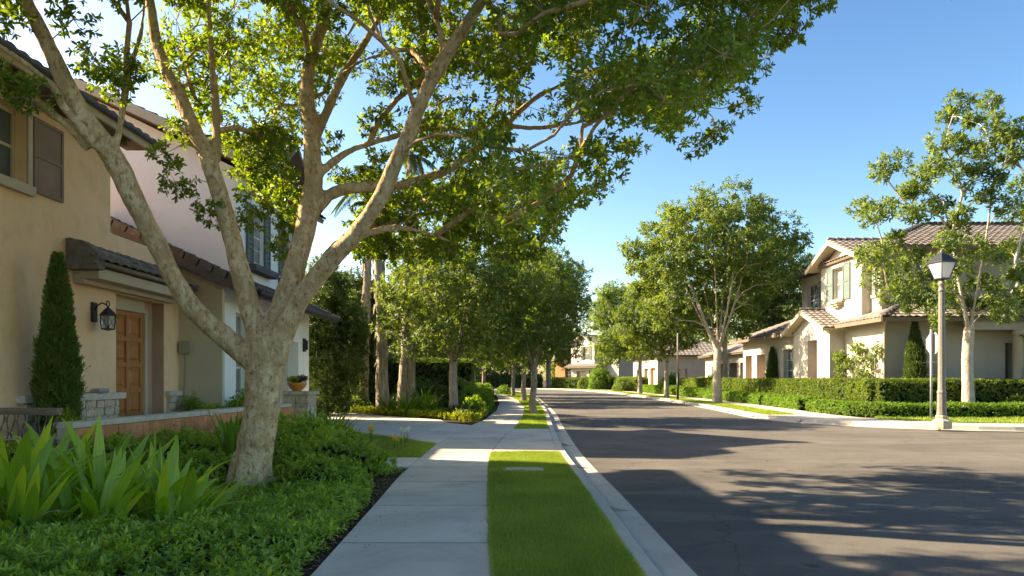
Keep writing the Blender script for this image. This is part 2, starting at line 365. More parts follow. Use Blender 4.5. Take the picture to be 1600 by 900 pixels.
class MB:
    def __init__(s):
        s.v = []; s.f = []; s.sm = []
    def add(s, vs, fs, smooth=False):
        n = len(s.v)
        s.v.extend([tuple(p) for p in vs])
        for f in fs:
            s.f.append(tuple(i + n for i in f)); s.sm.append(smooth)
        return s
    def box(s, a, b):
        x0, y0, z0 = a; x1, y1, z1 = b
        if x0 > x1: x0, x1 = x1, x0
        if y0 > y1: y0, y1 = y1, y0
        if z0 > z1: z0, z1 = z1, z0
        return s.add([(x0, y0, z0), (x1, y0, z0), (x1, y1, z0), (x0, y1, z0), (x0, y0, z1), (x1, y0, z1), (x1, y1, z1), (x0, y1, z1)],
                     [(0, 3, 2, 1), (4, 5, 6, 7), (0, 1, 5, 4), (1, 2, 6, 5), (2, 3, 7, 6), (3, 0, 4, 7)])
    def bbox(s, a, b, r=.006):
        """box with chamfered top edges and vertical edges"""
        x0, y0, z0 = a; x1, y1, z1 = b
        lo = [(x0, y0), (x1, y0), (x1, y1), (x0, y1)]
        i = [(x0 + r, y0 + r), (x1 - r, y0 + r), (x1 - r, y1 - r), (x0 + r, y1 - r)]
        vs = [(x, y, z0) for x, y in lo] + [(x, y, z1 - r) for x, y in lo] + [(x, y, z1) for x, y in i]
        fs = [(0, 3, 2, 1), (8, 9, 10, 11)]
        for k in range(4):
            j = (k + 1) % 4
            fs += [(k, j, 4 + j, 4 + k), (4 + k, 4 + j, 8 + j, 8 + k)]
        return s.add(vs, fs)
    def frame(s, O, u, n, a0, a1, z0, z1, d0, d1):
        """box in wall coordinates: u along the wall, n outward"""
        O = Vector(O); u = Vector(u); n = Vector(n); z = Vector((0, 0, 1))
        vs = []
        for zz in (z0, z1):
            for (a, d) in ((a0, d0), (a1, d0), (a1, d1), (a0, d1)):
                vs.append(O + u * a + n * d + z * zz)
        return s.add(vs, [(0, 3, 2, 1), (4, 5, 6, 7), (0, 1, 5, 4), (1, 2, 6, 5), (2, 3, 7, 6), (3, 0, 4, 7)])
    def prism(s, poly, vec):
        n = len(poly); vec = Vector(vec)
        vs = [Vector(p) for p in poly] + [Vector(p) + vec for p in poly]
        fs = [tuple(reversed(range(n))), tuple(range(n, 2 * n))]
        for i in range(n):
            j = (i + 1) % n
            fs.append((i, j, n + j, n + i))
        return s.add(vs, fs)
    def tube(s, pts, radii, n=8, caps=True, smooth=True, wob=0.0):
        pts = [Vector(p) for p in pts]
        if not hasattr(radii, '__len__'): radii = [radii] * len(pts)
        vs = []; fs = []
        up = Vector((0.13, 0.31, 0.94)).normalized()
        t = (pts[1] - pts[0]).normalized()
        a = t.cross(up)
        if a.length < .05: a = t.cross(Vector((1, 0, 0)))
        a.normalize()
        for i, p in enumerate(pts):
            if i == 0: t = pts[1] - pts[0]
            elif i == len(pts) - 1: t = pts[-1] - pts[-2]
            else: t = pts[i + 1] - pts[i - 1]
            t.normalize()
            a = (a - t * a.dot(t)).normalized()
            b = t.cross(a)
            for k in range(n):
                th = 2 * math.pi * k / n
                r = radii[i] * (1 + wob * noise.noise(p * 3 + Vector((math.cos(th), math.sin(th), 0)) * 1.2))
                vs.append(p + (a * math.cos(th) + b * math.sin(th)) * r)
        for i in range(len(pts) - 1):
            for k in range(n):
                j = (k + 1) % n
                fs.append((i * n + k, i * n + j, (i + 1) * n + j, (i + 1) * n + k))
        if caps:
            fs.append(tuple(reversed(range(n)))); fs.append(tuple(range((len(pts) - 1) * n, len(pts) * n)))
        return s.add(vs, fs, smooth)
    def lathe(s, prof, c, n=20, smooth=True, ang0=0.0):
        c = Vector(c); vs = []; fs = []
        for (r, z) in prof:
            for k in range(n):
                th = 2 * math.pi * k / n + ang0
                vs.append(c + Vector((r * math.cos(th), r * math.sin(th), z)))
        m = len(prof)
        for i in range(m - 1):
            for k in range(n):
                j = (k + 1) % n
                fs.append((i * n + k, i * n + j, (i + 1) * n + j, (i + 1) * n + k))
        fs.append(tuple(reversed(range(n)))); fs.append(tuple(range((m - 1) * n, m * n)))
        return s.add(vs, fs, smooth)
    def mesh(s, name, mat, off=(0, 0, 0)):
        me = bpy.data.meshes.new(name)
        o = Vector(off)
        me.from_pydata([(p[0] - o.x, p[1] - o.y, p[2] - o.z) for p in s.v], [], s.f)
        if any(s.sm): me.polygons.foreach_set('use_smooth', s.sm)
        me.materials.append(mat)
        me.update()
        return me
    def build(s, name, mat, parent=None, kind=None, label=None, cat=None, group=None, at=None):
        """parent: part of that thing; at: own origin of a single-mesh thing"""
        off = OFF.get(parent.name, Vector((0, 0, 0))) if parent is not None else Vector(at or (0, 0, 0))
        o = bpy.data.objects.new(name, s.mesh(name, mat, off))
        if parent is None and at is not None: o.location = at
        link(o, parent)
        OFF[o.name] = off
        props(o, label, cat, group, kind)
        return o

def inst(me, name, parent, loc, rot=None):
    o = bpy.data.objects.new(name, me)
    o.location = Vector(loc) - OFF.get(parent.name, Vector((0, 0, 0)))
    if rot is not None:
        o.rotation_euler = rot if not isinstance(rot, Matrix) else rot.to_euler()
    link(o, parent)
    return o

def struct(name, mb, mat):
    return mb.build(name, mat, None, kind='structure')

def np_mesh(name, V, F, mat, off=(0, 0, 0), smooth=False):
    """V (n,3), F (m,k) fixed size faces"""
    V = np.asarray(V, dtype=np.float32) - np.asarray(off, dtype=np.float32)
    F = np.asarray(F, dtype=np.int32)
    me = bpy.data.meshes.new(name)
    me.vertices.add(len(V)); me.vertices.foreach_set('co', V.ravel())
    k = F.shape[1]
    me.loops.add(F.size); me.loops.foreach_set('vertex_index', F.ravel())
    me.polygons.add(len(F)); me.polygons.foreach_set('loop_start', np.arange(0, F.size, k, dtype=np.int32))
    if smooth: me.polygons.foreach_set('use_smooth', np.ones(len(F), dtype=bool))
    me.materials.append(mat)
    me.update(calc_edges=True)
    return me

def norm(a):
    return a / np.maximum(np.linalg.norm(a, axis=-1, keepdims=True), 1e-9)

def leaves(name, B, D, Nn, Ln, Wn, mat, parent=None, detail=1, kind='stuff', droop=.12, fold=.18, at=None, **kw):
    """many small folded leaves: base B, direction D, normal Nn"""
    B = np.asarray(B, float); D = norm(np.asarray(D, float)); n = len(B)
    Nn = norm(Nn - D * np.sum(Nn * D, axis=1, keepdims=True))
    R = np.cross(D, Nn)
    Ln = np.broadcast_to(np.asarray(Ln, float), (n,))[:, None]; Wn = np.broadcast_to(np.asarray(Wn, float), (n,))[:, None]
    tip = B + D * Ln - Nn * Ln * droop
    if detail == 1:
        l = B + D * Ln * .5 + R * Wn * .5 + Nn * Wn * fold
        r = B + D * Ln * .5 - R * Wn * .5 + Nn * Wn * fold
        V = np.stack([B, l, tip, r], 1).reshape(-1, 3)
        i = np.arange(n)[:, None] * 4
        F = np.concatenate([i + np.array([[0, 1, 2]]), i + np.array([[0, 2, 3]])], 0)
    else:
        l1 = B + D * Ln * .28 + R * Wn * .38 + Nn * Wn * fold
        r1 = B + D * Ln * .28 - R * Wn * .38 + Nn * Wn * fold
        l2 = B + D * Ln * .68 + R * Wn * .46 + Nn * (Wn * fold - Ln * droop * .4)
        r2 = B + D * Ln * .68 - R * Wn * .46 + Nn * (Wn * fold - Ln * droop * .4)
        V = np.stack([B, l1, l2, tip, r2, r1], 1).reshape(-1, 3)
        i = np.arange(n)[:, None] * 6
        F = np.concatenate([i + np.array([[0, 1, 2, 3]]), i + np.array([[0, 3, 4, 5]])], 0)
    off = OFF.get(parent.name, Vector((0, 0, 0))) if parent is not None else Vector(at or (0, 0, 0))
    o = bpy.data.objects.new(name, np_mesh(name, V, F, mat, off))
    if parent is None and at is not None: o.location = at
    link(o, parent); OFF[o.name] = off
    props(o, kind=kind, **kw)
    return o

def rosettes(Pn, Ax, k, Ln, Wr=.45, slen=.5, lo=35, hi=85, rng=RNG):
    """k leaves round each shoot; returns B, D, N, L, W arrays"""
    Pn = np.asarray(Pn, float); Ax = norm(np.asarray(Ax, float)); n = len(Pn)
    t = np.where(np.abs(Ax[:, 2:3]) < .9, np.array([[0, 0, 1.]]), np.array([[1., 0, 0]]))
    a = norm(np.cross(Ax, t)); b = np.cross(Ax, a)
    Bs, Ds, Ns, Ls = [], [], [], []
    ph0 = rng.uniform(0, 6.28, n)
    for j in range(k):
        f = j / max(1, k - 1)
        ph = ph0 + j * 2.4 + rng.normal(0, .25, n)
        el = np.radians(hi + (lo - hi) * f + rng.normal(0, 12, n))
        rad = a * np.cos(ph)[:, None] + b * np.sin(ph)[:, None]
        Ds.append(Ax * np.cos(el)[:, None] + rad * np.sin(el)[:, None])
        Bs.append(Pn + Ax * (f * slen * Ln))
        Ns.append(Ax + rng.normal(0, .25, (n, 3)))
        Ls.append(Ln * rng.uniform(.7, 1.15, n))
    Bs, Ds, Ns, Ls = map(np.concatenate, (Bs, Ds, Ns, Ls))
    return Bs, Ds, Ns, Ls, Ls * Wr

def P3(px, py, Y):
    """scene point at depth Y from rough measurements taken on the photograph"""
    return Vector(((px - 800) * Y / 1100., Y, 1.5 + (592 - py) * Y / 1100.))

def catmull(pts, step=.5):
    pts = [Vector(p) for p in pts]
    P_ = [pts[0] * 2 - pts[1]] + pts + [pts[-1] * 2 - pts[-2]]
    out = []
    for i in range(1, len(P_) - 2):
        p0, p1, p2, p3 = P_[i - 1:i + 3]
        n = max(1, int((p2 - p1).length / step))
        for k in range(n):
            t = k / n
            out.append(.5 * ((2 * p1) + (-p0 + p2) * t + (2 * p0 - 5 * p1 + 4 * p2 - p3) * t * t + (-p0 + 3 * p1 - 3 * p2 + p3) * t ** 3))
    out.append(pts[-1])
    return out

# ================================================================== GROUND, ROAD, KERBS, PAVEMENTS
def in_poly(x, y, poly):
    c = np.zeros(len(x), bool)
    n = len(poly)
    for i in range(n):
        x1, y1 = poly[i][0], poly[i][1]; x2, y2 = poly[(i + 1) % n][0], poly[(i + 1) % n][1]
        cond = ((y1 > y) != (y2 > y)) & (x < (x2 - x1) * (y - y1) / ((y2 - y1) if y2 != y1 else 1e-9) + x1)
        c ^= cond
    return c

def scatter(poly, dens, rng=RNG):
    xs = [p[0] for p in poly]; ys = [p[1] for p in poly]
    A = (max(xs) - min(xs)) * (max(ys) - min(ys))
    n = int(A * dens)
    x = rng.uniform(min(xs), max(xs), n); y = rng.uniform(min(ys), max(ys), n)
    k = in_poly(x, y, poly)
    return x[k], y[k]

def sheet(name, poly, z, mat, kind='structure', parent=None):
    mb = MB(); mb.add([(p[0], p[1], z) for p in poly], [tuple(range(len(poly)))])
    return mb.build(name, mat, parent, kind=kind)

sheet('ground', [(-2500, -400), (2500, -400), (2500, 4000), (-2500, 4000)], -0.02, M['lawn'])
sheet('road', [(-90, -40), (90, -40), (90, 112), (-90, 112)], 0.0, M['asphalt'])

LK = catmull([(.93, -8, 0), (.91, 0, 0), (.90, 5, 0), (.90, 9, 0), (.88, 14, 0), (1.1, 22, 0), (1.4, 31, 0), (1.55, 45, 0), (1.5, 60, 0), (.6, 78, 0), (-1.8, 89, 0), (-7, 95.5, 0), (-16, 98.5, 0), (-80, 100, 0)], .9)
RK = catmull([(80, 19.3, 0), (40, 19.6, 0), (25, 19.8, 0), (17, 20.0, 0), (13.6, 20.5, 0), (11.3, 22.1, 0), (9.95, 24.3, 0), (9.55, 27, 0), (9.9, 32, 0), (10.4, 41, 0), (10.7, 58, 0), (10.2, 77, 0), (8.4, 91, 0), (4.5, 101, 0), (-2, 105.5, 0), (-14, 107.5, 0), (-80, 109, 0)], .9)

def offs(line, d):
    """offset to the right of travel"""
    out = []
    for i, p in enumerate(line):
        t = (line[min(i + 1, len(line) - 1)] - line[max(i - 1, 0)]).normalized()
        out.append(Vector((p.x + t.y * d, p.y - t.x * d, 0)))
    return out

def sweep(mb, line, prof):
    lines = [offs(line, d) for d, z in prof]
    n = len(prof); vs = []; fs = []
    for i in range(len(line)):
        for k in range(n):
            vs.append((lines[k][i].x, lines[k][i].y, prof[k][1]))
    for i in range(len(line) - 1):
        for k in range(n - 1):
            fs.append((i * n + k, i * n + k + 1, (i + 1) * n + k + 1, (i + 1) * n + k))
    fs.append(tuple(range(n))); fs.append(tuple(reversed(range((len(line) - 1) * n, len(line) * n))))
    mb.add(vs, fs)

def kerb(name, line, prof, label):
    root = thing(name, label, None)
    root['kind'] = 'structure'
    # cut into sections of about three metres with a narrow joint
    i = 0
    while i < len(line) - 1:
        j = min(i + 4, len(line) - 1)
        seg = [p.copy() for p in line[i:j + 1]]
        d = (seg[-1] - seg[-2]).normalized()
        seg[-1] = seg[-1] - d * .012
        mb = MB(); sweep(mb, seg, prof)
        mb.build('kerb_section', M['kerb'], root)
        i = j
    return root
prof = [(0, .05), (0, .118), (.012, .13), (.135, .13), (.152, .118), (.175, .012), (.19, .004), (.50, .016), (.505, -.02), (0, -.02)]
prof_l = prof[:-1]
kerb('left_kerb', LK, prof_l, 'pale concrete kerb and gutter beside the left lawn strip')
prof_r = [(-d, z) for d, z in prof_l]
kerb('right_kerb', offs(RK, 0.19), [(-(d) + 0.0, z) for d, z in prof_l], 'pale concrete kerb round the far street corner')
LKb = LK
RKb = offs(RK, .19)

# raised land either side (soil)
left_land = [(p.x + .01, p.y) for p in LKb] + [(-400, 100), (-400, -60), (.93, -60)]
sheet('left_planting_soil', left_land, .105, M['soil'])
right_land = [(80, 19.3), (400, 19.3), (400, 700), (-400, 700), (-400, 109)] + [(p.x, p.y) for p in reversed(RKb)]
sheet('right_planting_soil', right_land, .105, M['soil'])

# ---- sidewalk
SL = np.array([(-4, -1.40), (5, -1.41), (7.6, -1.5), (10, -1.6), (14.6, -1.6), (20, -1.28), (24, -.9), (31, -.68), (40, -.70), (61, -1.35), (76, -3.4)])
SR = np.array([(-4, -.05), (4.9, -.12), (5.9, -.167), (7.6, -.235), (10.5, -.33), (13.3, -.39), (17, -.2), (20, .09), (26, .40), (33.7, .60), (45, .40), (60, -.5), (76, -2.3)])
sl = lambda y: float(np.interp(y, SL[:, 0], SL[:, 1]))
sr = lambda y: float(np.interp(y, SR[:, 0], SR[:, 1]))
def kx(y):
    pts = [(p.y, p.x) for p in LKb if p.y < 90]
    return float(np.interp(y, [a for a, b in pts], [b for a, b in pts]))

def slab(root, poly, z=.13, name='slab', mat=None, th=.09, r=.006):
    """slab with bevelled edge from a 2D polygon (counter-clockwise)"""
    n = len(poly)
    c = Vector((sum(p[0] for p in poly) / n, sum(p[1] for p in poly) / n, 0))
    def inset(p, d):
        v = Vector((p[0], p[1], 0)); u = (c - v); return v + u.normalized() * d
    dz = random.uniform(-.0015, .0015)
    vs = [(p[0], p[1], z - th) for p in poly] + [(p[0], p[1], z - r + dz) for p in poly] + [(*inset(p, r * 1.4).xy, z + dz) for p in poly]
    fs = [tuple(range(2 * n, 3 * n))]
    for i in range(n):
        j = (i + 1) % n
        fs += [(i, j, n + j, n + i), (n + i, n + j, 2 * n + j, 2 * n + i)]
    MB().add(vs, fs).build(name, mat or M['walk'], root)

walk = thing('sidewalk', 'pale concrete sidewalk running away between lawn strip and planting', None); walk['kind'] = 'structure'
g = .022
y = -2.85
g = .017
while y < 74:
    y1 = y + 1.75; ym = (y + y1) / 2
    slab(walk, [(sl(y + g), y + g), (sr(y + g), y + g), (sr(ym), ym), (sr(y1 - g), y1 - g), (sl(y1 - g), y1 - g), (sl(ym), ym)])
    MB().box((sl(y1) + .01, y1 - g - .004, .10), (sr(y1) - .01, y1 + g + .004, .1245)).build('expansion_joint', M['joint'], walk)
    y = y1
drive = thing('driveway', 'wide concrete driveway curving left behind the garden wall', None); drive['kind'] = 'structure'
e = .01
slab(drive, [(sl(14.9) - e, 14.9), (sl(18) - e, 18.0), (sl(20.9) - e, 20.9), (-1.95, 21.9), (-2.55, 16.3)])
slab(drive, [(-2.57, 16.32), (-1.98, 21.93), (-2.4, 23.6), (-4.0, 25.4), (-5.0, 19.8), (-3.9, 17.9)])
slab(drive, [(-5.02, 19.83), (-4.02, 25.43), (-5.4, 26.9), (-6.6, 28.4), (-7.1, 24.6), (-5.9, 21.6)])
slab(drive, [(-7.13, 24.62), (-6.63, 28.43), (-14, 29.6), (-14, 24.7)])
ya = [13.25, 15.3, 17.4, 19.35]
for a, b in zip(ya[:-1], ya[1:]):
    slab(drive, [(sr(a) + e, a + g), (kx(a) - .006, a + g), (kx(b) - .006, b - g), (sr(b) + e, b - g)])
path = thing('garden_path', 'short concrete path leading left from the sidewalk to the brick wall', None); path['kind'] = 'structure'
slab(path, [(sl(11) - e, 10.95), (sl(12.3) - e, 12.3), (-3.1, 12.3), (-3.1, 10.95)])
slab(path, [(-3.115, 10.95), (-3.115, 12.3), (-4.8, 12.3), (-4.8, 10.95)])

# ---- grass
def blades(name, poly, dens, h, wd, parent=None, z0=.118, mat='grass', edge=None):
    x, y = scatter(poly, dens)
    n = len(x)
    h = h * RNG.uniform(.55, 1.25, n) * (1 + .25 * np.sin(x * 3.1 + y * 1.7) * np.sin(y * 2.3 - x))
    th = RNG.uniform(0, 6.283, n); ln = RNG.uniform(.1, .8, n) * h
    B = np.stack([x, y, np.full(n, z0)], 1)
    sd = np.stack([np.cos(th), np.sin(th), np.zeros(n)], 1)
    le = th + RNG.normal(1.57, .7, n)
    T = B + np.stack([np.cos(le) * ln, np.sin(le) * ln, h], 1)
    V = np.stack([B - sd * wd / 2, B + sd * wd / 2, T], 1).reshape(-1, 3)
    F = np.arange(3 * n).reshape(-1, 3)
    o = bpy.data.objects.new(name, np_mesh(name, V, F, M[mat]))
    link(o, parent); OFF[o.name] = Vector((0, 0, 0))
    return o

def lawn(name, poly, dens, h, wd, label, z=.118):
    sheet(name, poly, z, M['lawn'])
    o = blades('lawn_grass', poly, dens, h, wd, z0=z)
    props(o, label, 'grass', kind='stuff')

strip1 = [(sr(y), y) for y in np.arange(-2, 13.2, .8)] + [(sr(13.2), 13.2)] + [(kx(y) - .005, y) for y in (13.2, 11, 9, 7, 5, 3, 1, -2)]
sheet('lawn_strip', strip1, .118, M['lawn'])
near = [(sr(y) - .032, y) for y in np.arange(3.6, 13.2, .8)] + [(sr(13.2), 13.2)] + [(kx(y) + .022, y) for y in (13.2, 11, 9, 7, 5, 3.6)]
o = blades('lawn_grass', near, 15000, .042, .0052); props(o, 'mown green grass of the near strip between sidewalk and kerb', 'grass', kind='stuff')
o = blades('dry_grass', near, 700, .05, .006, mat='litter'); props(o, 'scattered straw-coloured dead blades through the near lawn strip', 'grass', kind='stuff')
o = blades('lawn_grass', [p for p in near if p[1] < 7.5], 9000, .045, .004); props(o, 'nearest dense grass at the foot of the lawn strip', 'grass', kind='stuff')
strip2 = [(sr(y) + .01, y) for y in np.arange(19.4, 70, 2)] + [(kx(y) - .005, y) for y in np.arange(69, 19.4, -2)] + [(kx(19.4), 19.4)]
lawn('lawn_strip', strip2, 1500, .05, .012, 'grass of the narrow far strip where the young trees stand')
lawn('lawn_patch', [(sl(12.35) - .01, 12.33), (sl(14.8) - .01, 14.85), (-2.6, 16.2), (-3.85, 17.75), (-5.1, 19.9), (-5.2, 16), (-4.9, 12.4)], 5000, .06, .008, 'shaded triangle of grass between path and driveway')
rin = offs(RK, .20); r2 = offs(RK, 1.55); r3 = offs(RK, 2.75)
def seg(line, lo, hi): return [(p.x, p.y) for p in line if lo <= p.y <= hi and p.x > -1]
rs = seg(rin, 27, 100); rm = seg(r2, 27, 100); ro = seg(r3, 27, 100)
lawn('lawn_strip', rs + list(reversed(rm)), 420, .06, .022, 'sunlit grass verge under the far street trees')
wk = thing('far_sidewalk', 'narrow concrete sidewalk along the far hedges', None); wk['kind'] = 'structure'
for i in range(0, len(rm) - 3, 2):
    a, b = i, min(i + 2, len(rm) - 1, len(ro) - 1)
    if b <= a: break
    slab(wk, [rm[a], ro[a], ro[b], rm[b]][::-1])
cor = [p for p in rin if p.x < 80 and p.y < 27.0]
cor2 = [p for p in r2 if p.x < 80 and p.y < 27.0]
sheet('corner_pavement', [(p.x, p.y) for p in cor] + [rs[0], ro[0]] + [(12.4, 25.0), (13.6, 22.4)] + [(p.x, p.y) for p in reversed(cor2) if p.x > 14], .126, M['walk'])
cornlawn = [(12.5, 24.0), (13.7, 22.45), (15.5, 21.7), (20, 21.45), (40, 21.2), (80, 21), (80, 25.2), (12.9, 25.2)]
lawn('lawn_strip', [(x, y) for x, y in cornlawn], 260, .06, .02, 'grass band in front of the low corner hedge', z=.13)
# utility cover sunk in the strip
cv = thing('utility_cover', 'pale rectangular concrete utility cover set in the near lawn strip', 'utility cover', (.17, 10.55, .118))
MB().bbox((-.13, 10.36, .1), (.47, 10.74, .150), .008).build('cover_rim', M['grid_grass'], cv)
MB().bbox((-.09, 10.40, .148), (.43, 10.70, .157), .004).build('cover_lid', M['kerb'], cv)

# fallen leaves and grit on walk and road
def litter(name, poly, dens, L0, label, z):
    x, y = scatter(poly, dens); n = len(x)
    B = np.stack([x, y, np.full(n, z)], 1)
    D = np.stack([RNG.normal(0, 1, n), RNG.normal(0, 1, n), np.abs(RNG.normal(0, .18, n))], 1)
    Nn = np.stack([RNG.normal(0, .3, n), RNG.normal(0, .3, n), np.ones(n)], 1)
    leaves(name, B, D, Nn, L0 * RNG.uniform(.5, 1.2, n), L0 * .5, M['litter'], at=(0, 0, 0), label=label, cat='fallen leaves')
litter('leaf_litter', [(-1.5, 3.5), (-1.05, 3.5), (-1.3, 12), (-1.7, 12)], 30, .022, 'tiny dry leaves along the planted edge of the sidewalk', .134)
litter('leaf_litter', [(-1.9, 4.5), (-1.42, 4.5), (-1.6, 10.8), (-2.7, 10.8), (-2.3, 8)], 500, .035, 'brown leaf mulch beside the sidewalk', .118)
litter('leaf_litter', [(1.08, 4), (1.20, 4), (1.22, 16), (1.08, 16)], 60, .018, 'few dry leaves lying in the near gutter', .018)
litter('leaf_litter', [(-3.0, 13.2), (-2.1, 13.2), (-2.1, 14.3), (-3.3, 14.6)], 500, .06, 'pale fallen leaves heaped on the triangle of grass', .15)
litter('leaf_litter', [(1.5, 5), (8, 5), (8, 19), (1.6, 19)], .8, .04, 'scattered dry leaves on the asphalt', .008)
litter('leaf_litter', [(-.1, 4), (.9, 4), (.9, 13), (-.35, 13)], 3, .04, 'few dry leaves lying on the near lawn strip', .16)
litter('leaf_litter', [(-1.4, 4), (-.15, 4), (-.4, 13), (-1.5, 13)], 1.6, .028, 'scattered bits of leaf across the near sidewalk slabs', .134)

# ================================================================== VEGETATION BUILDERS
def tubes_np(mb, a, b, r0, r1, n=3):
    mb.tube([a, (Vector(a) + Vector(b)) * .5 + Vector((random.uniform(-.02, .02), random.uniform(-.02, .02), .01)), b], [r0, (r0 + r1) / 2, r1], n, caps=False)

class Skel:
    def __init__(s, p, r):
        s.p = [Vector(p)]; s.par = [-1]; s.dist = [0.0]; s.rmin = [r]
    def add(s, p, par, rmin=0.0):
        p = Vector(p)
        s.p.append(p); s.par.append(par); s.dist.append(s.dist[par] + (p - s.p[par]).length); s.rmin.append(rmin)
        return len(s.p) - 1
    def path(s, pts, par, rmin=0.0):
        for q in pts: par = s.add(q, par, rmin)
        return par
    def attach(s, c, step=.5, pen=.35, first=0, lift=.25):
        c = Vector(c)
        best, bi = 1e9, first
        for i in range(first, len(s.p)):
            d = (c - s.p[i]).length
            sc = d + pen * s.dist[i] * .5
            if s.par[i] >= 0:
                t = (s.p[i] - s.p[s.par[i]]).normalized()
                sc *= 1.35 - .35 * t.dot((c - s.p[i]).normalized()) if d > 0 else 1
            if sc < best: best, bi = sc, i
        a = s.p[bi]; d = (c - a).length
        n = max(1, int(d / step))
        t = (a - s.p[s.par[bi]]).normalized() if s.par[bi] >= 0 else Vector((0, 0, 1))
        m = a + t * d * .3 + (c - a) * .25 + Vector((0, 0, d * lift * .3))
        par = bi
        for k in range(1, n + 1):
            f = k / n
            q = a * (1 - f) ** 2 + m * 2 * f * (1 - f) + c * f * f
            if k < n: q = q + Vector((random.gauss(0, 1), random.gauss(0, 1), random.gauss(0, 1))) * .04 * step
            par = s.add(q, par)
        return par
    def radii(s, tip, ex=2.3):
        n = len(s.p); acc = [0.0] * n; kids = [[] for _ in range(n)]
        for i in range(1, n): kids[s.par[i]].append(i)
        r = [0.0] * n
        for i in range(n - 1, -1, -1):
            if not kids[i]: r[i] = tip
            else: r[i] = sum(r[k] ** ex for k in kids[i]) ** (1 / ex)
            r[i] = max(r[i] + .0006, s.rmin[i])
        s.r = r; s.kids = kids
        return r
    def tubes(s, start=0, n_of=lambda r: 8 if r > .08 else (6 if r > .03 else 4), skip=None):
        """returns list of (points, radii)"""
        out = []; stack = [(start, None)]
        while stack:
            i, pr = stack.pop()
            pts = []; rr = []
            if pr is not None: pts.append(s.p[pr]); rr.append(min(s.r[pr], s.r[i] * 1.25))
            while True:
                pts.append(s.p[i]); rr.append(s.r[i])
                ks = s.kids[i]
                if not ks: break
                ks = sorted(ks, key=lambda k: -s.r[k])
                for k in ks[1:]: stack.append((k, i))
                i = ks[0]
            if len(pts) > 1: out.append((pts, rr))
        return out

def crown_leaves(clumps, rad, nsh, k, L0, wr, rng, center, upbias=.6, flat=.8):
    """clumps (N,3), rad (N,) -> leaf arrays plus shoot points"""
    N_ = len(clumps)
    idx = np.repeat(np.arange(N_), nsh)
    n = len(idx)
    d = norm(rng.normal(0, 1, (n, 3)))
    rr = rng.uniform(.15, 1, n) ** .55
    off = d * (rad[idx] * rr)[:, None]; off[:, 2] *= flat
    pts = clumps[idx] + off
    ax = norm(off) * .9 + norm(clumps[idx] - center) * .5 + np.array([0, 0, upbias]) + rng.normal(0, .35, (n, 3))
    return (*rosettes(pts, ax, k, L0, wr, rng=rng), pts, idx)

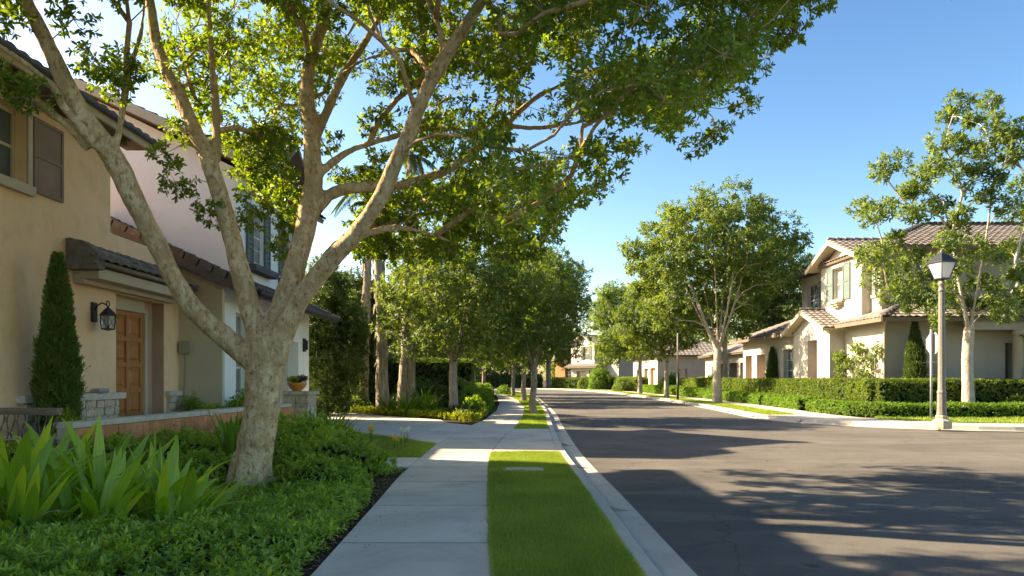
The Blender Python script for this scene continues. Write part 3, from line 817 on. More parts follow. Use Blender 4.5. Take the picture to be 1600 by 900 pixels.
def make_tree(name, label, base, H, fork, cc, R, rt, nc, nsh, L0, leafm, barkm, seed, k=7, crad=.55, low=None, group=None,
              cat='tree', extra=None, lean=(0, 0), wr=.42, drop=0.0, nlimb=5, rim=.55, spread=.6, hollow=False):
    """tree with trunk, branches and crown. cc crown centre (x,y,z), R radii"""
    rng = np.random.default_rng(seed); random.seed(seed)
    root = thing(name, label, cat, base, group)
    base = Vector(base); cc = Vector(cc)
    C_ = []
    tries = 0
    sep = (4.2 * R[0] * R[1] * R[2] / nc) ** (1 / 3.) * .80
    while len(C_) < nc and tries < nc * 60:
        tries += 1
        d = rng.normal(0, 1, 3); d /= np.linalg.norm(d)
        rr = rng.uniform(rim if rng.random() < .7 else .1, 1.0)
        lump = 1 + .20 * noise.noise(Vector(d * 1.7) + Vector((seed * 3.1, 0, 0))) + .14 * noise.noise(Vector(d * 4.3) + Vector((0, seed * 1.7, 0)))
        q = np.array(cc) + d * np.array(R) * rr * lump
        if low is not None and q[2] < low: continue
        if hollow and q[2] < cc[2] - .1 * R[2] and (q[0] - cc[0]) ** 2 / R[0] ** 2 < .30 and q[1] < cc[1] + .3 * R[1]: continue
        if all(np.sum((q - c) ** 2) > sep ** 2 for c in C_): C_.append(q)
    if extra is not None: C_ += [np.array(x) for x in extra]
    C_ = np.array(C_)
    sk = Skel(base - Vector((0, 0, .1)), rt * 1.25)
    i = sk.add(base + Vector((0, 0, .12)), 0, rt * 1.12)
    top = Vector((base.x + lean[0], base.y + lean[1], fork))
    for f in (.33, .66, 1.0):
        i = sk.add(base.lerp(top, f) + Vector((random.gauss(0, .02), random.gauss(0, .02), 0)), i, rt * (1 - .18 * f))
    fk = i
    # main limbs fanning from the fork
    for l in range(nlimb):
        a = 2 * math.pi * (l + random.random() * .5) / nlimb
        tgt = Vector((cc.x + math.cos(a) * R[0] * spread, cc.y + math.sin(a) * R[1] * spread, cc.z + R[2] * random.uniform(-.1, .35)))
        m = sk.p[fk].lerp(tgt, .5) + Vector((math.cos(a) * R[0] * .05, math.sin(a) * R[1] * .05, -R[2] * .02))
        pts = [sk.p[fk] * (1 - t) ** 2 + m * 2 * t * (1 - t) + tgt * t * t for t in (.15, .3, .45, .6, .75, .9)]
        sk.path(pts, fk)
    order = sorted(range(len(C_)), key=lambda q: (Vector(C_[q]) - sk.p[fk]).length)
    for q in order: sk.attach(C_[q], step=max(.35, R[0] * .16), first=fk)
    sk.radii(rt * .085)
    tb = sk.tubes()
    mt = MB(); mbh = MB()
    for n_, (pts, rr) in enumerate(tb):
        # cap limb radius to the trunk radius
        rr = [min(r, rt * (1.3 if p.z < base.z + .3 else .95)) for r, p in zip(rr, pts)]
        if n_ == 0: mt.tube(pts, rr, 10, wob=.12)
        elif max(rr) > rt * .3: MBL = MB(); MBL.tube(pts, rr, 7, wob=.1); MBL.build('limb', M[barkm], root)
        else: mbh.tube(pts, rr, 4, caps=False)
    mt.build('trunk', M[barkm], root)
    mbh.build('branches', M[barkm], root, kind='stuff')
    rad = crad * rng.uniform(.75, 1.3, len(C_))
    B, D, Nn, Ln, Wn, pts, idx = crown_leaves(C_, rad, nsh, k, L0, wr, rng, np.array(cc) + np.array([0, 0, -R[2] * .4]))
    if drop: D = D + np.array([0, 0, -drop])
    leaves('crown', B, D, Nn, Ln, Wn, M[leafm], root)
    return root

def shoot_cloud(name, P_, A_, k, L0, wr, mat, parent, lo=30, hi=80, detail=1, slen=.6, **kw):
    B, D, Nn, Ln, Wn = rosettes(P_, A_, k, L0, wr, slen=slen, lo=lo, hi=hi)
    return leaves(name, B, D, Nn, Ln, Wn, mat, parent, detail=detail, **kw)

def shrub(label, c, R, dens, L0, mat, k=8, group=None, name='shrub', cat='shrub', seed=0, wr=.45, lumps=.18, core=True, flat_top=None, shells=(1.0, .86)):
    """rounded shrub: c = centre of its foot, R = (rx, ry, h)"""
    rng = np.random.default_rng(seed + 11)
    root = thing(name, label, cat, c, group)
    n = int(dens * (R[0] + R[1]) / 2 * (R[2] + R[0]) * 3.2)
    c = np.array(c)
    Pn = []; An = []
    for sh in shells:
        d = norm(rng.normal(0, 1, (n, 3))); d[:, 2] = np.abs(d[:, 2])
        lum = np.array([1 + lumps * (noise.noise(Vector(q * 2.2) + Vector((seed, 0, 0))) + .6 * noise.noise(Vector(q * 5) + Vector((0, seed, 0)))) for q in d])
        p = c + d * np.array(R) * (lum * sh)[:, None] + rng.normal(0, .015, (n, 3))
        Pn.append(p); An.append(norm(d / np.array(R)) + np.array([0, 0, .55]) + rng.normal(0, .3, (n, 3)))
    Pn = np.concatenate(Pn); An = np.concatenate(An)
    if flat_top: Pn[:, 2] = np.minimum(Pn[:, 2], flat_top)
    shoot_cloud('foliage', Pn, An, k, L0, wr, M[mat], root)
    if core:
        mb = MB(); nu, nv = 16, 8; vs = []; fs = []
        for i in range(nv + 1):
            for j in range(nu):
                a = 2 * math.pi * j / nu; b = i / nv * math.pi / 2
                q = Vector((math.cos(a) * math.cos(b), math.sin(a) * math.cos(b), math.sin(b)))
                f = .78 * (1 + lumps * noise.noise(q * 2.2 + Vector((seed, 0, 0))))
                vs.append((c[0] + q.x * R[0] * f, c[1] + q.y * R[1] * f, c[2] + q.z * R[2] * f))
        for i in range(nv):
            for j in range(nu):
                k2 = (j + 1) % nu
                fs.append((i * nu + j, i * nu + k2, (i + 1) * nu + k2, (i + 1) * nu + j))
        mb.add(vs, fs, True).build('dark_core', M['core'], root)  # solid dark shell standing in for the shaded inside of the shrub
    return root

def hedge(label, line, wd, z1, dens, L0, mat, group=None, z0=.11, seed=0, k=7, ends=True):
    """clipped hedge along a 2D polyline (front edge); width to the right of travel"""
    rng = np.random.default_rng(seed + 5)
    if wd < 0: line = list(reversed(line)); wd = -wd
    line = [Vector((p[0], p[1], 0)) for p in line]
    o2 = offs(line, wd)
    root = thing('hedge', label, 'hedge', (line[0].x, line[0].y, z0), group)
    mb = MB()
    Pn = []; An = []
    ins = .09
    a1, a2 = offs(line, ins), offs(line, wd - ins)
    for i in range(len(line) - 1):
        for A, Bq, nv in ((line[i], line[i + 1], 'f'), (o2[i], o2[i + 1], 'b'), (line[i], line[i + 1], 't')):
            L_ = (Bq - A).length
            t = (line[i + 1] - line[i]).normalized(); nr = Vector((t.y, -t.x, 0))
            if nv == 't': n = int(L_ * wd * dens)
            else: n = int(L_ * (z1 - z0) * dens)
            u = rng.uniform(0, 1, n)
            if nv == 't':
                w_ = rng.uniform(0, wd, n)
                p = np.array(A)[None] + np.outer(u, np.array(Bq - A)) + np.outer(w_, np.array(nr)); p[:, 2] = z1
                ax = np.tile([0, 0, 1.], (n, 1))
            else:
                p = np.array(A)[None] + np.outer(u, np.array(Bq - A)); p[:, 2] = rng.uniform(z0, z1, n)
                sgn = -1 if nv == 'f' else 1
                ax = np.tile(np.array(nr) * sgn, (n, 1)) + np.array([0, 0, .45])
            Pn.append(p); An.append(ax)
        mb.add([(a1[i].x, a1[i].y, z0), (a1[i + 1].x, a1[i + 1].y, z0), (a2[i + 1].x, a2[i + 1].y, z0), (a2[i].x, a2[i].y, z0),
                (a1[i].x, a1[i].y, z1 - ins), (a1[i + 1].x, a1[i + 1].y, z1 - ins), (a2[i + 1].x, a2[i + 1].y, z1 - ins), (a2[i].x, a2[i].y, z1 - ins)],
               [(4, 5, 6, 7), (0, 1, 5, 4), (2, 3, 7, 6)])
    n = len(line) - 1
    if ends:
        for A, Bq, t in ((line[0], o2[0], (line[0] - line[1]).normalized()), (line[-1], o2[-1], (line[-1] - line[-2]).normalized())):
            m = int(wd * (z1 - z0) * dens); u = rng.uniform(0, 1, m)
            p = np.array(A)[None] + np.outer(u, np.array(Bq - A)); p[:, 2] = rng.uniform(z0, z1, m)
            Pn.append(p); An.append(np.tile(np.array(t), (m, 1)) + np.array([0, 0, .4]))
            q0, q1 = A - t * ins, Bq - t * ins
            mb.add([(q0.x, q0.y, z0), (q1.x, q1.y, z0), (q1.x, q1.y, z1 - ins), (q0.x, q0.y, z1 - ins)], [(0, 1, 2, 3)])
    Pn = np.concatenate(Pn); An = np.concatenate(An)
    Pn += rng.normal(0, .02, Pn.shape)
    wv = np.array([noise.noise(Vector((p[0] * .9, p[1] * .9, p[2] * 1.5 + seed))) for p in Pn])
    Pn += An * (wv * .05)[:, None]
    An = An + rng.normal(0, .35, An.shape)
    shoot_cloud('foliage', Pn, An, k, L0, .5, M[mat], root)
    mb.build('dark_core', M['core'], root)  # opaque dark box painted as the shade inside the hedge
    return root

def cypress(label, c, r, h, L0=.05, dens=1.0, mat='leaf_cypress', seed=1, lean=0.0, group=None):
    rng = np.random.default_rng(seed)
    root = thing('cypress', label, 'cypress', c, group)
    n = int(4200 * dens * r * h)
    z = rng.uniform(0, 1, n) ** 1.15
    prof = lambda z: r * np.interp(z, [0, .06, .2, .45, .7, .88, 1], [.72, .92, 1, .88, .58, .27, .03])
    a = rng.uniform(0, 6.283, n)
    lum = 1 + .20 * np.sin(a * 3 + z * 17 + seed) * np.sin(z * 29 + a) + rng.normal(0, .10, n)
    R_ = prof(z) * lum * rng.uniform(.78, 1.0, n)
    P_ = np.stack([c[0] + R_ * np.cos(a) + lean * z * h, c[1] + R_ * np.sin(a), c[2] + z * h], 1)
    Ax = np.stack([np.cos(a) * .5, np.sin(a) * .5, np.ones(n) * 1.1], 1) + rng.normal(0, .15, (n, 3))
    shoot_cloud('foliage', P_, Ax, 6, L0, .3, M[mat], root, lo=8, hi=40, slen=1.6)
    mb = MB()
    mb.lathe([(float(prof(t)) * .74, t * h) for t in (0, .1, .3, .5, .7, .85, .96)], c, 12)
    mb.build('dark_core', M['core'], root)  # dark turned shell in place of the shaded inside
    MB().tube([(c[0], c[1], c[2] - .1), (c[0], c[1], c[2] + h * .3)], [r * .15, r * .08], 8).build('trunk', M['bark_gray'], root)
    return root

def strap_mesh(name, L_, Wd, curl, twist, mat, base=.35, nseg=8):
    mb = MB(); vs = []; fs = []
    p = Vector((0, 0, 0)); a = .03
    for i in range(nseg + 1):
        t = i / nseg
        wv = Wd / 2 * (base + (1 - base) * math.sin(min(1, t * 2.4) * math.pi / 2)) * (1 - max(0, (t - .42) / .58) ** 1.7)
        wv = max(wv, .0008)
        tw = twist * t
        sx = Vector((math.cos(tw), math.sin(tw) * .5, 0))
        nrm = Vector((0, -math.cos(a), math.sin(a)))
        vs += [p - sx * wv + nrm * wv * -.28, p + Vector((0, 0, 0)), p + sx * wv + nrm * wv * -.28]
        a = .03 + curl * t ** 1.6
        p = p + Vector((0, math.sin(a), math.cos(a))) * (L_ / nseg)
    for i in range(nseg):
        for k in (0, 1):
            fs.append((i * 3 + k, i * 3 + k + 1, (i + 1) * 3 + k + 1, (i + 1) * 3 + k))
    mb.add(vs, fs, True)
    return mb.mesh(name, mat)

def tuft(label, c, n, L0, Wd, mat, seed, spread=.9, cat='plant', name='strap_leaf_plant', group=None, foot=.12, curl=1.1):
    """clump of many arching strap leaves joined as one part"""
    rng = np.random.default_rng(seed)
    root = thing(name, label, cat, c, group)
    V = []; F = []
    ns = 5
    for q in range(n):
        az = rng.uniform(0, 6.283); til = rng.uniform(.05, spread); L_ = L0 * rng.uniform(.6, 1.1); cu = curl * rng.uniform(.5, 1.3)
        d = np.array([math.cos(az), math.sin(az), 0]); s_ = np.array([-math.sin(az), math.cos(az), 0])
        rr = foot * rng.uniform(0, 1)
        p = np.array(c, float) + d * rr; a = til * .5; w_ = Wd * rng.uniform(.7, 1.1) / 2
        b0 = len(V)
        for i in range(ns + 1):
            t = i / ns
            ww = w_ * (.5 + .5 * min(1, t * 3)) * (1 - max(0, (t - .5) / .5) ** 1.8) + .0008
            nv = np.array([-d[0] * math.cos(a), -d[1] * math.cos(a), math.sin(a)])
            V += [p - s_ * ww + nv * ww * .3, p.copy(), p + s_ * ww + nv * ww * .3]
            a = til * .5 + til * .5 * t + cu * t ** 1.7
            p = p + (d * math.sin(a) + np.array([0, 0, math.cos(a)])) * L_ / ns
        for i in range(ns):
            for k in (0, 1):
                F.append((b0 + i * 3 + k, b0 + i * 3 + k + 1, b0 + (i + 1) * 3 + k + 1, b0 + (i + 1) * 3 + k))
    o = bpy.data.objects.new('leaves', np_mesh('leaves', V, F, M[mat], OFF[root.name], True))
    link(o, root); o['kind'] = 'stuff'; OFF[o.name] = OFF[root.name]
    return root

def palm(label, c, h, r, nf, fl, seed, lean=(0, 0), frond=True, group=None, sk=.0):
    rng = np.random.default_rng(seed); random.seed(seed)
    root = thing('palm_tree', label, 'palm tree', c, group)
    mb = MB(); pts = []; rr = []
    n = 16
    for i in range(n + 1):
        t = i / n
        pts.append(Vector((c[0] + lean[0] * t + .03 * math.sin(t * 7 + seed), c[1] + lean[1] * t, c[2] - .1 + h * t)))
        rr.append(r * (1.18 - .22 * min(1, t * 4) + (.06 if i % 2 else -.03) - .2 * t))
    mb.tube(pts, rr, 14, wob=.22); mb.build('trunk', M['bark_palm'], root)
    # hanging leaf-base boots
    bt = MB()
    for i in range(int(14 * h)):
        t = rng.uniform(.05, .97); a = rng.uniform(0, 6.283)
        p = pts[0].lerp(pts[-1], t); d = Vector((math.cos(a), math.sin(a), 0)); q = p + d * r * .95
        s_ = Vector((-d.y, d.x, 0)) * r * .22
        l_ = rng.uniform(.15, .5)
        bt.add([q - s_, q + s_, q + d * .05 + Vector((0, 0, -l_)) + s_ * .3, q + d * .05 + Vector((0, 0, -l_)) - s_ * .3], [(0, 1, 2, 3)])
    o = bt.build('leaf_base', M['bark_palm'], root, kind='stuff')
    if frond:
        top = pts[-1]
        for f in range(nf):
            az = 2.4 * f; el = 1.25 - 1.75 * (f / nf) + rng.normal(0, .1)
            L_ = fl * rng.uniform(.85, 1.1)
            d = Vector((math.cos(az), math.sin(az), 0))
            sp = []
            for i in range(13):
                t = i / 12
                sp.append(top + d * (L_ * t * math.cos(el) * (1 - .12 * t)) + Vector((0, 0, L_ * (t * math.sin(el) - .62 * t * t))))
            MBf = MB(); MBf.tube(sp, [.022 * (1 - .85 * i / 12) + .003 for i in range(13)], 4, caps=False)
            B = []; D = []; Nn = []; Ln = []
            sd = d.cross(Vector((0, 0, 1)))
            for i in range(46):
                t = .14 + .86 * i / 46
                j = min(11, int(t * 12)); q = sp[j].lerp(sp[j + 1], t * 12 - j); tg = (sp[j + 1] - sp[j]).normalized()
                for sg in (-1, 1):
                    B.append(q); D.append(sd * sg + tg * .75 + Vector((0, 0, -.28 + rng.normal(0, .12)))); Nn.append(Vector((0, 0, 1)) + d * .1)
                    Ln.append(fl * .24 * math.sin(math.pi * (.12 + .85 * t)) + .05)
            fr = MBf.build('frond', M['palm'], root)
            o = leaves('leaflets', np.array(B), np.array(D), np.array(Nn), np.array(Ln), .028, M['palm'], root, droop=.2)
            nest(o, fr)
    return root

# ================================================================== BUILDING HELPERS
Z_ = Vector((0, 0, 1))
def wall(parent, O, u, n, Wd, z0, z1, holes, depth, mat, name='wall', gable=None, back=False, label=None):
    """wall face from O along u, n outward; holes (a0,a1,z0,z1[,depth]); gable=(a,z) peak"""
    O = Vector(O); O.z = 0; u = Vector(u); n = Vector(n)
    A = sorted(set([0, Wd] + [h[0] for h in holes] + [h[1] for h in holes]))
    Zs = sorted(set([z0, z1] + [h[2] for h in holes] + [h[3] for h in holes]))
    mb = MB()
    P = lambda a, z, d=0: O + u * a + Z_ * z + n * d
    for i in range(len(A) - 1):
        for j in range(len(Zs) - 1):
            a, b = A[i], A[i + 1]; c, d = Zs[j], Zs[j + 1]
            m = ((a + b) / 2, (c + d) / 2)
            if any(h[0] < m[0] < h[1] and h[2] < m[1] < h[3] for h in holes): continue
            mb.add([P(a, c), P(b, c), P(b, d), P(a, d)], [(0, 1, 2, 3)])
    for h in holes:
        a0, a1, c0, c1 = h[:4]; dp = h[4] if len(h) > 4 else depth
        q = [(a0, c0), (a1, c0), (a1, c1), (a0, c1)]
        for k in range(4):
            s, e = q[k], q[(k + 1) % 4]
            mb.add([P(*s), P(*e), P(e[0], e[1], -dp), P(s[0], s[1], -dp)], [(0, 1, 2, 3)])
    if gable: mb.add([P(0, z1), P(Wd, z1), P(gable[0], gable[1])], [(0, 1, 2)])
    return mb.build(name, M[mat], parent, label=label)

def window(parent, O, u, n, a0, a1, z0, z1, d, cols=2, rows=3, fm='trim_white', gm='glass', bar=.05, sash=True, name='window', split=True):
    """window set in an opening at depth d behind the wall face"""
    mb = MB()
    fr = lambda p, q, r, s, e0, e1: mb.frame(O0, u, n, p, q, r, s, e0, e1)
    O0 = Vector((O[0], O[1], 0))
    fr(a0, a0 + bar, z0, z1, -d, -d + .05); fr(a1 - bar, a1, z0, z1, -d, -d + .05)
    fr(a0 + bar, a1 - bar, z0, z0 + bar, -d, -d + .05); fr(a0 + bar, a1 - bar, z1 - bar, z1, -d, -d + .05)
    mid = (z0 + z1) / 2
    if sash: fr(a0 + bar, a1 - bar, mid - .025, mid + .025, -d + .003, -d + .043)
    iw = (a1 - a0 - 2 * bar); ih = (z1 - z0 - 2 * bar)
    for c in range(1, cols):
        x = a0 + bar + iw * c / cols; fr(x - .011, x + .011, z0 + bar, z1 - bar, -d + .006, -d + .034)
    for r in range(1, rows):
        z = z0 + bar + ih * r / rows
        if abs(z - mid) > .04 or not sash: fr(a0 + bar, a1 - bar, z - .011, z + .011, -d + .0075, -d + .032)
    w_ = mb.build(name, M[fm], parent)
    if split:
        for c in range(cols):
            for r in range(rows):
                p = MB(); x0 = a0 + bar + iw * c / cols; x1 = a0 + bar + iw * (c + 1) / cols
                y0 = z0 + bar + ih * r / rows; y1 = z0 + bar + ih * (r + 1) / rows
                p.frame(O0, u, n, x0 + .001, x1 - .001, y0 + .001, y1 - .001, -d + .008, -d + .018)
                o = p.build('pane', M[gm], parent); nest(o, w_)
    else:
        p = MB(); p.frame(O0, u, n, a0 + bar, a1 - bar, z0 + bar, z1 - bar, -d + .008, -d + .018)
        o = p.build('pane', M[gm], parent); nest(o, w_)
    return w_

def shutter(parent, O, u, n, a0, a1, z0, z1, mat, slats=8, proud=.02, panels=0):
    O0 = Vector((O[0], O[1], 0)); mb = MB(); b = .055
    mb.frame(O0, u, n, a0, a0 + b, z0, z1, proud, proud + .045); mb.frame(O0, u, n, a1 - b, a1, z0, z1, proud, proud + .045)
    zc = (z0 + z1) / 2
    for zz in (z0, zc - b / 2, z1 - b): mb.frame(O0, u, n, a0 + b, a1 - b, zz, zz + b, proud + .001, proud + .043)
    s_ = mb.build('shutter', M[mat], parent)
    if slats:
        k = MB()
        for i in range(slats):
            za = z0 + b + (z1 - z0 - 2 * b) * i / slats; zb = z0 + b + (z1 - z0 - 2 * b) * (i + .8) / slats
            k.frame(O0, u, n, a0 + b, a1 - b, za, zb, proud + .008, proud + .026)
        o = k.build('slat', M[mat], parent, kind='stuff'); nest(o, s_)
    else:
        k = MB()
        k.frame(O0, u, n, a0 + b, a1 - b, z0 + b, zc - b / 2, proud + .006, proud + .026)
        k.frame(O0, u, n, a0 + b, a1 - b, zc + b / 2, z1 - b, proud + .006, proud + .026)
        o = k.build('shutter_panel', M[mat], parent); nest(o, s_)
    return s_

def sill(parent, O, u, n, a0, a1, z0, z1, proud, mat, name='sill', label=None):
    mb = MB(); mb.frame(Vector((O[0], O[1], 0)), u, n, a0, a1, z0, z1, -.02, proud)
    return mb.build(name, M[mat], parent, label=label)

def tile_geo(tw=.30, tl=.40, arc=.035, zf=.055, zb=.015):
    vs = []; K = 5
    for k in range(K):
        t = k / (K - 1); x = (t - .5) * tw * .97; h = arc * math.sin(t * math.pi)
        vs += [(x, 0, zf + h), (x, tl * 1.08, zb + h), (x, 0, zf + h - .035)]
    fs = []
    for k in range(K - 1):
        a = k * 3; b = a + 3
        fs += [(a, b, b + 1, a + 1), (a + 2, b + 2, b, a)]
    fs += [(2, 0, 1), (12 + 1, 12, 14)]
    return vs, fs
TILE_MESH = {}
def tile_mesh(mat, tw, tl):
    key = (mat, tw, tl)
    if key not in TILE_MESH:
        v, f = tile_geo(tw, tl); mb = MB(); mb.add(v, f); TILE_MESH[key] = mb.mesh('roof_tile', M[mat])
    return TILE_MESH[key]

def roof(parent, poly, mat='tile', under='trim_dark', th=.10, tw=.30, tl=.36, parts=False, part_rows=None, part_fn=None, name='roof'):
    """pitched roof plane: poly[0]->poly[1] is the eave; rows of tiles laid up the slope, clipped to the polygon"""
    poly = [Vector(p) for p in poly]
    e = (poly[1] - poly[0]).normalized()
    nn = e.cross(poly[2] - poly[0]).normalized()
    if nn.z < 0: nn = -nn
    s = nn.cross(e).normalized()
    if s.z < 0: s = -s
    mb = MB(); mb.prism([p - nn * th for p in poly], nn * (th - .002))
    slab_ = mb.build(name, M[under], parent)
    q = [((p - poly[0]).dot(e), (p - poly[0]).dot(s)) for p in poly]
    u0, u1 = min(a for a, b in q), max(a for a, b in q); v1 = max(b for a, b in q)
    nu = max(1, int(round((u1 - u0) / tw))); nv = max(1, int(math.ceil(v1 / tl)))
    V = []; F = []
    gv, gf = tile_geo(tw, tl)
    Rm = Matrix((e, s, nn)).transposed() if e.cross(s).dot(nn) > 0 else Matrix((-e, s, nn)).transposed()
    me = tile_mesh(mat, tw, tl)
    for j in range(nv):
        for i in range(nu):
            uc = u0 + (i + .5) * (u1 - u0) / nu; vc = j * tl
            if not in_poly(np.array([uc]), np.array([min(vc + tl * .45, v1 - .01)]), q)[0]: continue
            p = poly[0] + e * uc + s * (vc - .04) + nn * (.002 + random.uniform(0, .008))
            if parts and (part_rows is None or j < part_rows) and (part_fn is None or part_fn(p)):
                o = bpy.data.objects.new('roof_tile', me); rot = Rm.to_4x4()
                o.matrix_local = Matrix.Translation(p - OFF.get(parent.name, Vector((0, 0, 0)))) @ rot
                link(o, parent); nest(o, slab_)
            else:
                b0 = len(V)
                R2 = Matrix.Rotation(random.gauss(0, .006), 3, 'Z')
                V += [tuple(p + Rm @ (R2 @ Vector(x))) for x in gv]; F += [tuple(k + b0 for k in f) for f in gf]
    if V:
        mb = MB(); mb.v = V; mb.f = F; mb.sm = [False] * len(F)
        o = mb.build('tile_courses', M[mat], parent, kind='stuff'); nest(o, slab_)
    return slab_

def ridge(parent, a, b, mat, r=.11, l=.38, parts=False):
    a = Vector(a); b = Vector(b); t = (b - a).normalized(); n = max(1, int((b - a).length / l))
    sd = t.cross(Z_).normalized(); up = sd.cross(t).normalized()
    if up.z < 0: up = -up
    big = MB()
    for i in range(n):
        p = a.lerp(b, i / n); q = a.lerp(b, (i + 1.06) / n)
        vs = []
        for (c, rr, h) in ((p, r * 1.12, .035), (q, r * .92, .01)):
            for k in range(6):
                th = math.pi * k / 5
                vs.append(c + sd * math.cos(th) * rr + up * (math.sin(th) * rr * .8 + h))
        fs = [(k, k + 1, 7 + k, 6 + k) for k in range(5)] + [tuple(range(6))]
        if parts:
            m2 = MB(); m2.add(vs, fs); m2.build('ridge_tile', M[mat], parent)
        else: big.add(vs, fs)
    if not parts: big.build('ridge_tiles', M[mat], parent, kind='stuff')

def fascia(parent, a, b, h, th, mat, name='fascia'):
    a = Vector(a); b = Vector(b); t = (b - a).normalized(); sd = Vector((-t.y, t.x, 0)).normalized() * th / 2
    if sd.length < 1e-6: sd = Vector((th / 2, 0, 0))
    mb = MB(); mb.prism([a - sd, b - sd, b - sd - Z_ * h, a - sd - Z_ * h], sd * 2)
    return mb.build(name, M[mat], parent)

Y1 = Vector((0, 1, 0)); X1 = Vector((1, 0, 0))

# ================================================================== NEAR TAN HOUSE (left)
h1 = thing('house', 'tan stucco house at left with brown door, wall lantern and upper shutter', 'house', (-8.1, 10, .5))
F1 = (-8.1, 0, 0)
wall(h1, (-8.1, -8, 0), Y1, X1, 22.2, .4, 6.36, [(18.1, 19.72, 4.72, 5.95, .22)], .22, 'stucco_tan')
wall(h1, (-8.1, 14.2, 0), Y1, X1, 2.9, .4, 4.44, [(.2, 2.2, .4, 3.25, .34)], .34, 'stucco_tan')
MB().add([(-8.1, 14.2, 4.44), (-8.1, 17.1, 4.44), (-10, 17.1, 4.6), (-10, 14.2, 4.6)], [(0, 1, 2, 3)]).build('flat_roof', M['trim_dark'], h1)
wall(h1, (-18, 14.2, 0), X1, Y1, 9.9, .2, 6.36, [], .1, 'stucco_tan', gable=(4.95, 8.42))
wall(h1, (-18, -8, 0), X1, -Y1, 9.9, .2, 6.36, [], .1, 'stucco_tan', gable=(4.95, 8.42))
# upper window
window(h1, F1, Y1, X1, 10.1, 11.72, 4.72, 5.95, .22, 2, 2, 'trim', 'glass', .07)
sill(h1, F1, Y1, X1, 9.95, 11.86, 4.56, 4.72, .09, 'trim', 'sill')
sill(h1, F1, Y1, X1, 11.73, 11.84, 4.722, 5.97, .045, 'trim', 'window_trim')
shutter(h1, F1, Y1, X1, 11.86, 12.64, 4.66, 5.93, 'shutter_mauve', 0, .012)
shutter(h1, F1, Y1, X1, 9.2, 9.95, 4.66, 5.93, 'shutter_mauve', 0, .012)
# roof
roof(h1, [(-7.5, -8.6, 6.42), (-7.5, 14.8, 6.42), (-13, 14.8, 8.72), (-13, -8.6, 8.72)], 'tile_dark', 'trim_dark', .16, parts=True, part_rows=3, part_fn=lambda p: p.y > 8)
roof(h1, [(-18.5, -8.6, 6.42), (-18.5, 14.8, 6.42), (-13, 14.8, 8.72), (-13, -8.6, 8.72)], 'tile_dark', 'trim_dark', .16)
MB().box((-8.1, -8.6, 6.30), (-7.56, 14.8, 6.358)).build('soffit', M['trim_dark'], h1)
fascia(h1, (-7.53, -8.6, 6.44), (-7.53, 14.8, 6.44), .20, .05, 'trim')
MB().tube([(-7.45, -8.6, 6.40), (-7.45, 3, 6.41), (-7.45, 14.86, 6.42)], .055, 8).build('gutter', M['fascia_gray'], h1)
fascia(h1, (-7.5, 14.83, 6.46), (-13, 14.83, 8.76), .24, .05, 'trim', 'barge_board')
# outrigger beams under the eave
for yy in (9.5, 11.0, 12.5, 14.0):
    MB().box((-8.1, yy - .06, 6.14), (-7.62, yy + .06, 6.296)).build('rafter_tail', M['trim_dark'], h1)
# canopy above the door
roof(h1, [(-7.5, 12.8, 3.66), (-7.5, 16.75, 3.66), (-8.1, 16.75, 4.0), (-8.1, 12.8, 4.0)], 'tile_weathered', 'trim_dark', .10, tw=.30, tl=.34, parts=True, name='door_canopy')
MB().bbox((-8.098, 12.98, 3.36), (-7.62, 16.7, 3.56), .012).build('canopy_beam', M['trim'], h1)
MB().box((-8.098, 13.0, 3.27), (-7.9, 16.6, 3.358)).build('canopy_moulding', M['trim'], h1)
MB().prism([(-7.50, 12.76, 3.50), (-8.09, 12.76, 3.50), (-8.09, 12.76, 4.06), (-7.80, 12.76, 4.02), (-7.50, 12.76, 3.80)], (0, .22, 0)).build('canopy_end', M['tile_weathered'], h1)
for zz in (3.62, 3.76):
    MB().tube([(-7.52 - (zz - 3.6) * .5, 12.72, zz), (-7.52 - (zz - 3.6) * .5, 16.8, zz)], .035, 7).build('canopy_edge_roll', M['tile_weathered'], h1)
# door in its recess
MB().box((-8.62, 14.2, .4), (-8.445, 16.6, 3.4)).build('recess_wall', M['recess'], h1)
MB().box((-8.440, 16.02, .6), (-8.37, 16.395, 3.245)).build('door_jamb', M['recess'], h1)
MB().box((-8.44, 14.42, 3.06), (-8.36, 16.02, 3.245)).build('door_header', M['trim'], h1)
fr = MB()
fr.box((-8.44, 16.0, .6), (-8.335, 16.10, 3.06)); fr.box((-8.44, 14.62, .6), (-8.335, 14.72, 3.06)); fr.box((-8.44, 14.72, 2.98), (-8.335, 16.0, 3.06))
fr.build('door_frame', M['trim'], h1)
door = MB().box((-8.44, 14.722, .64), (-8.425, 15.998, 2.978)).build('door', M['wood_door'], h1)
st_ = MB()
for a, b in ((14.722, 14.83), (15.31, 15.41), (15.89, 15.998)): st_.bbox((-8.424, a, .64), (-8.385, b, 2.978), .004)
for r in range(5):
    zc = .64 + r * .56; zt = zc + (.10 if r < 4 else .098)
    for a, b in ((14.831, 15.309), (15.411, 15.889)): st_.bbox((-8.424, a, zc), (-8.386, b, zt), .004)
o = st_.build('stile_and_rail', M['wood_door'], h1); nest(o, door)
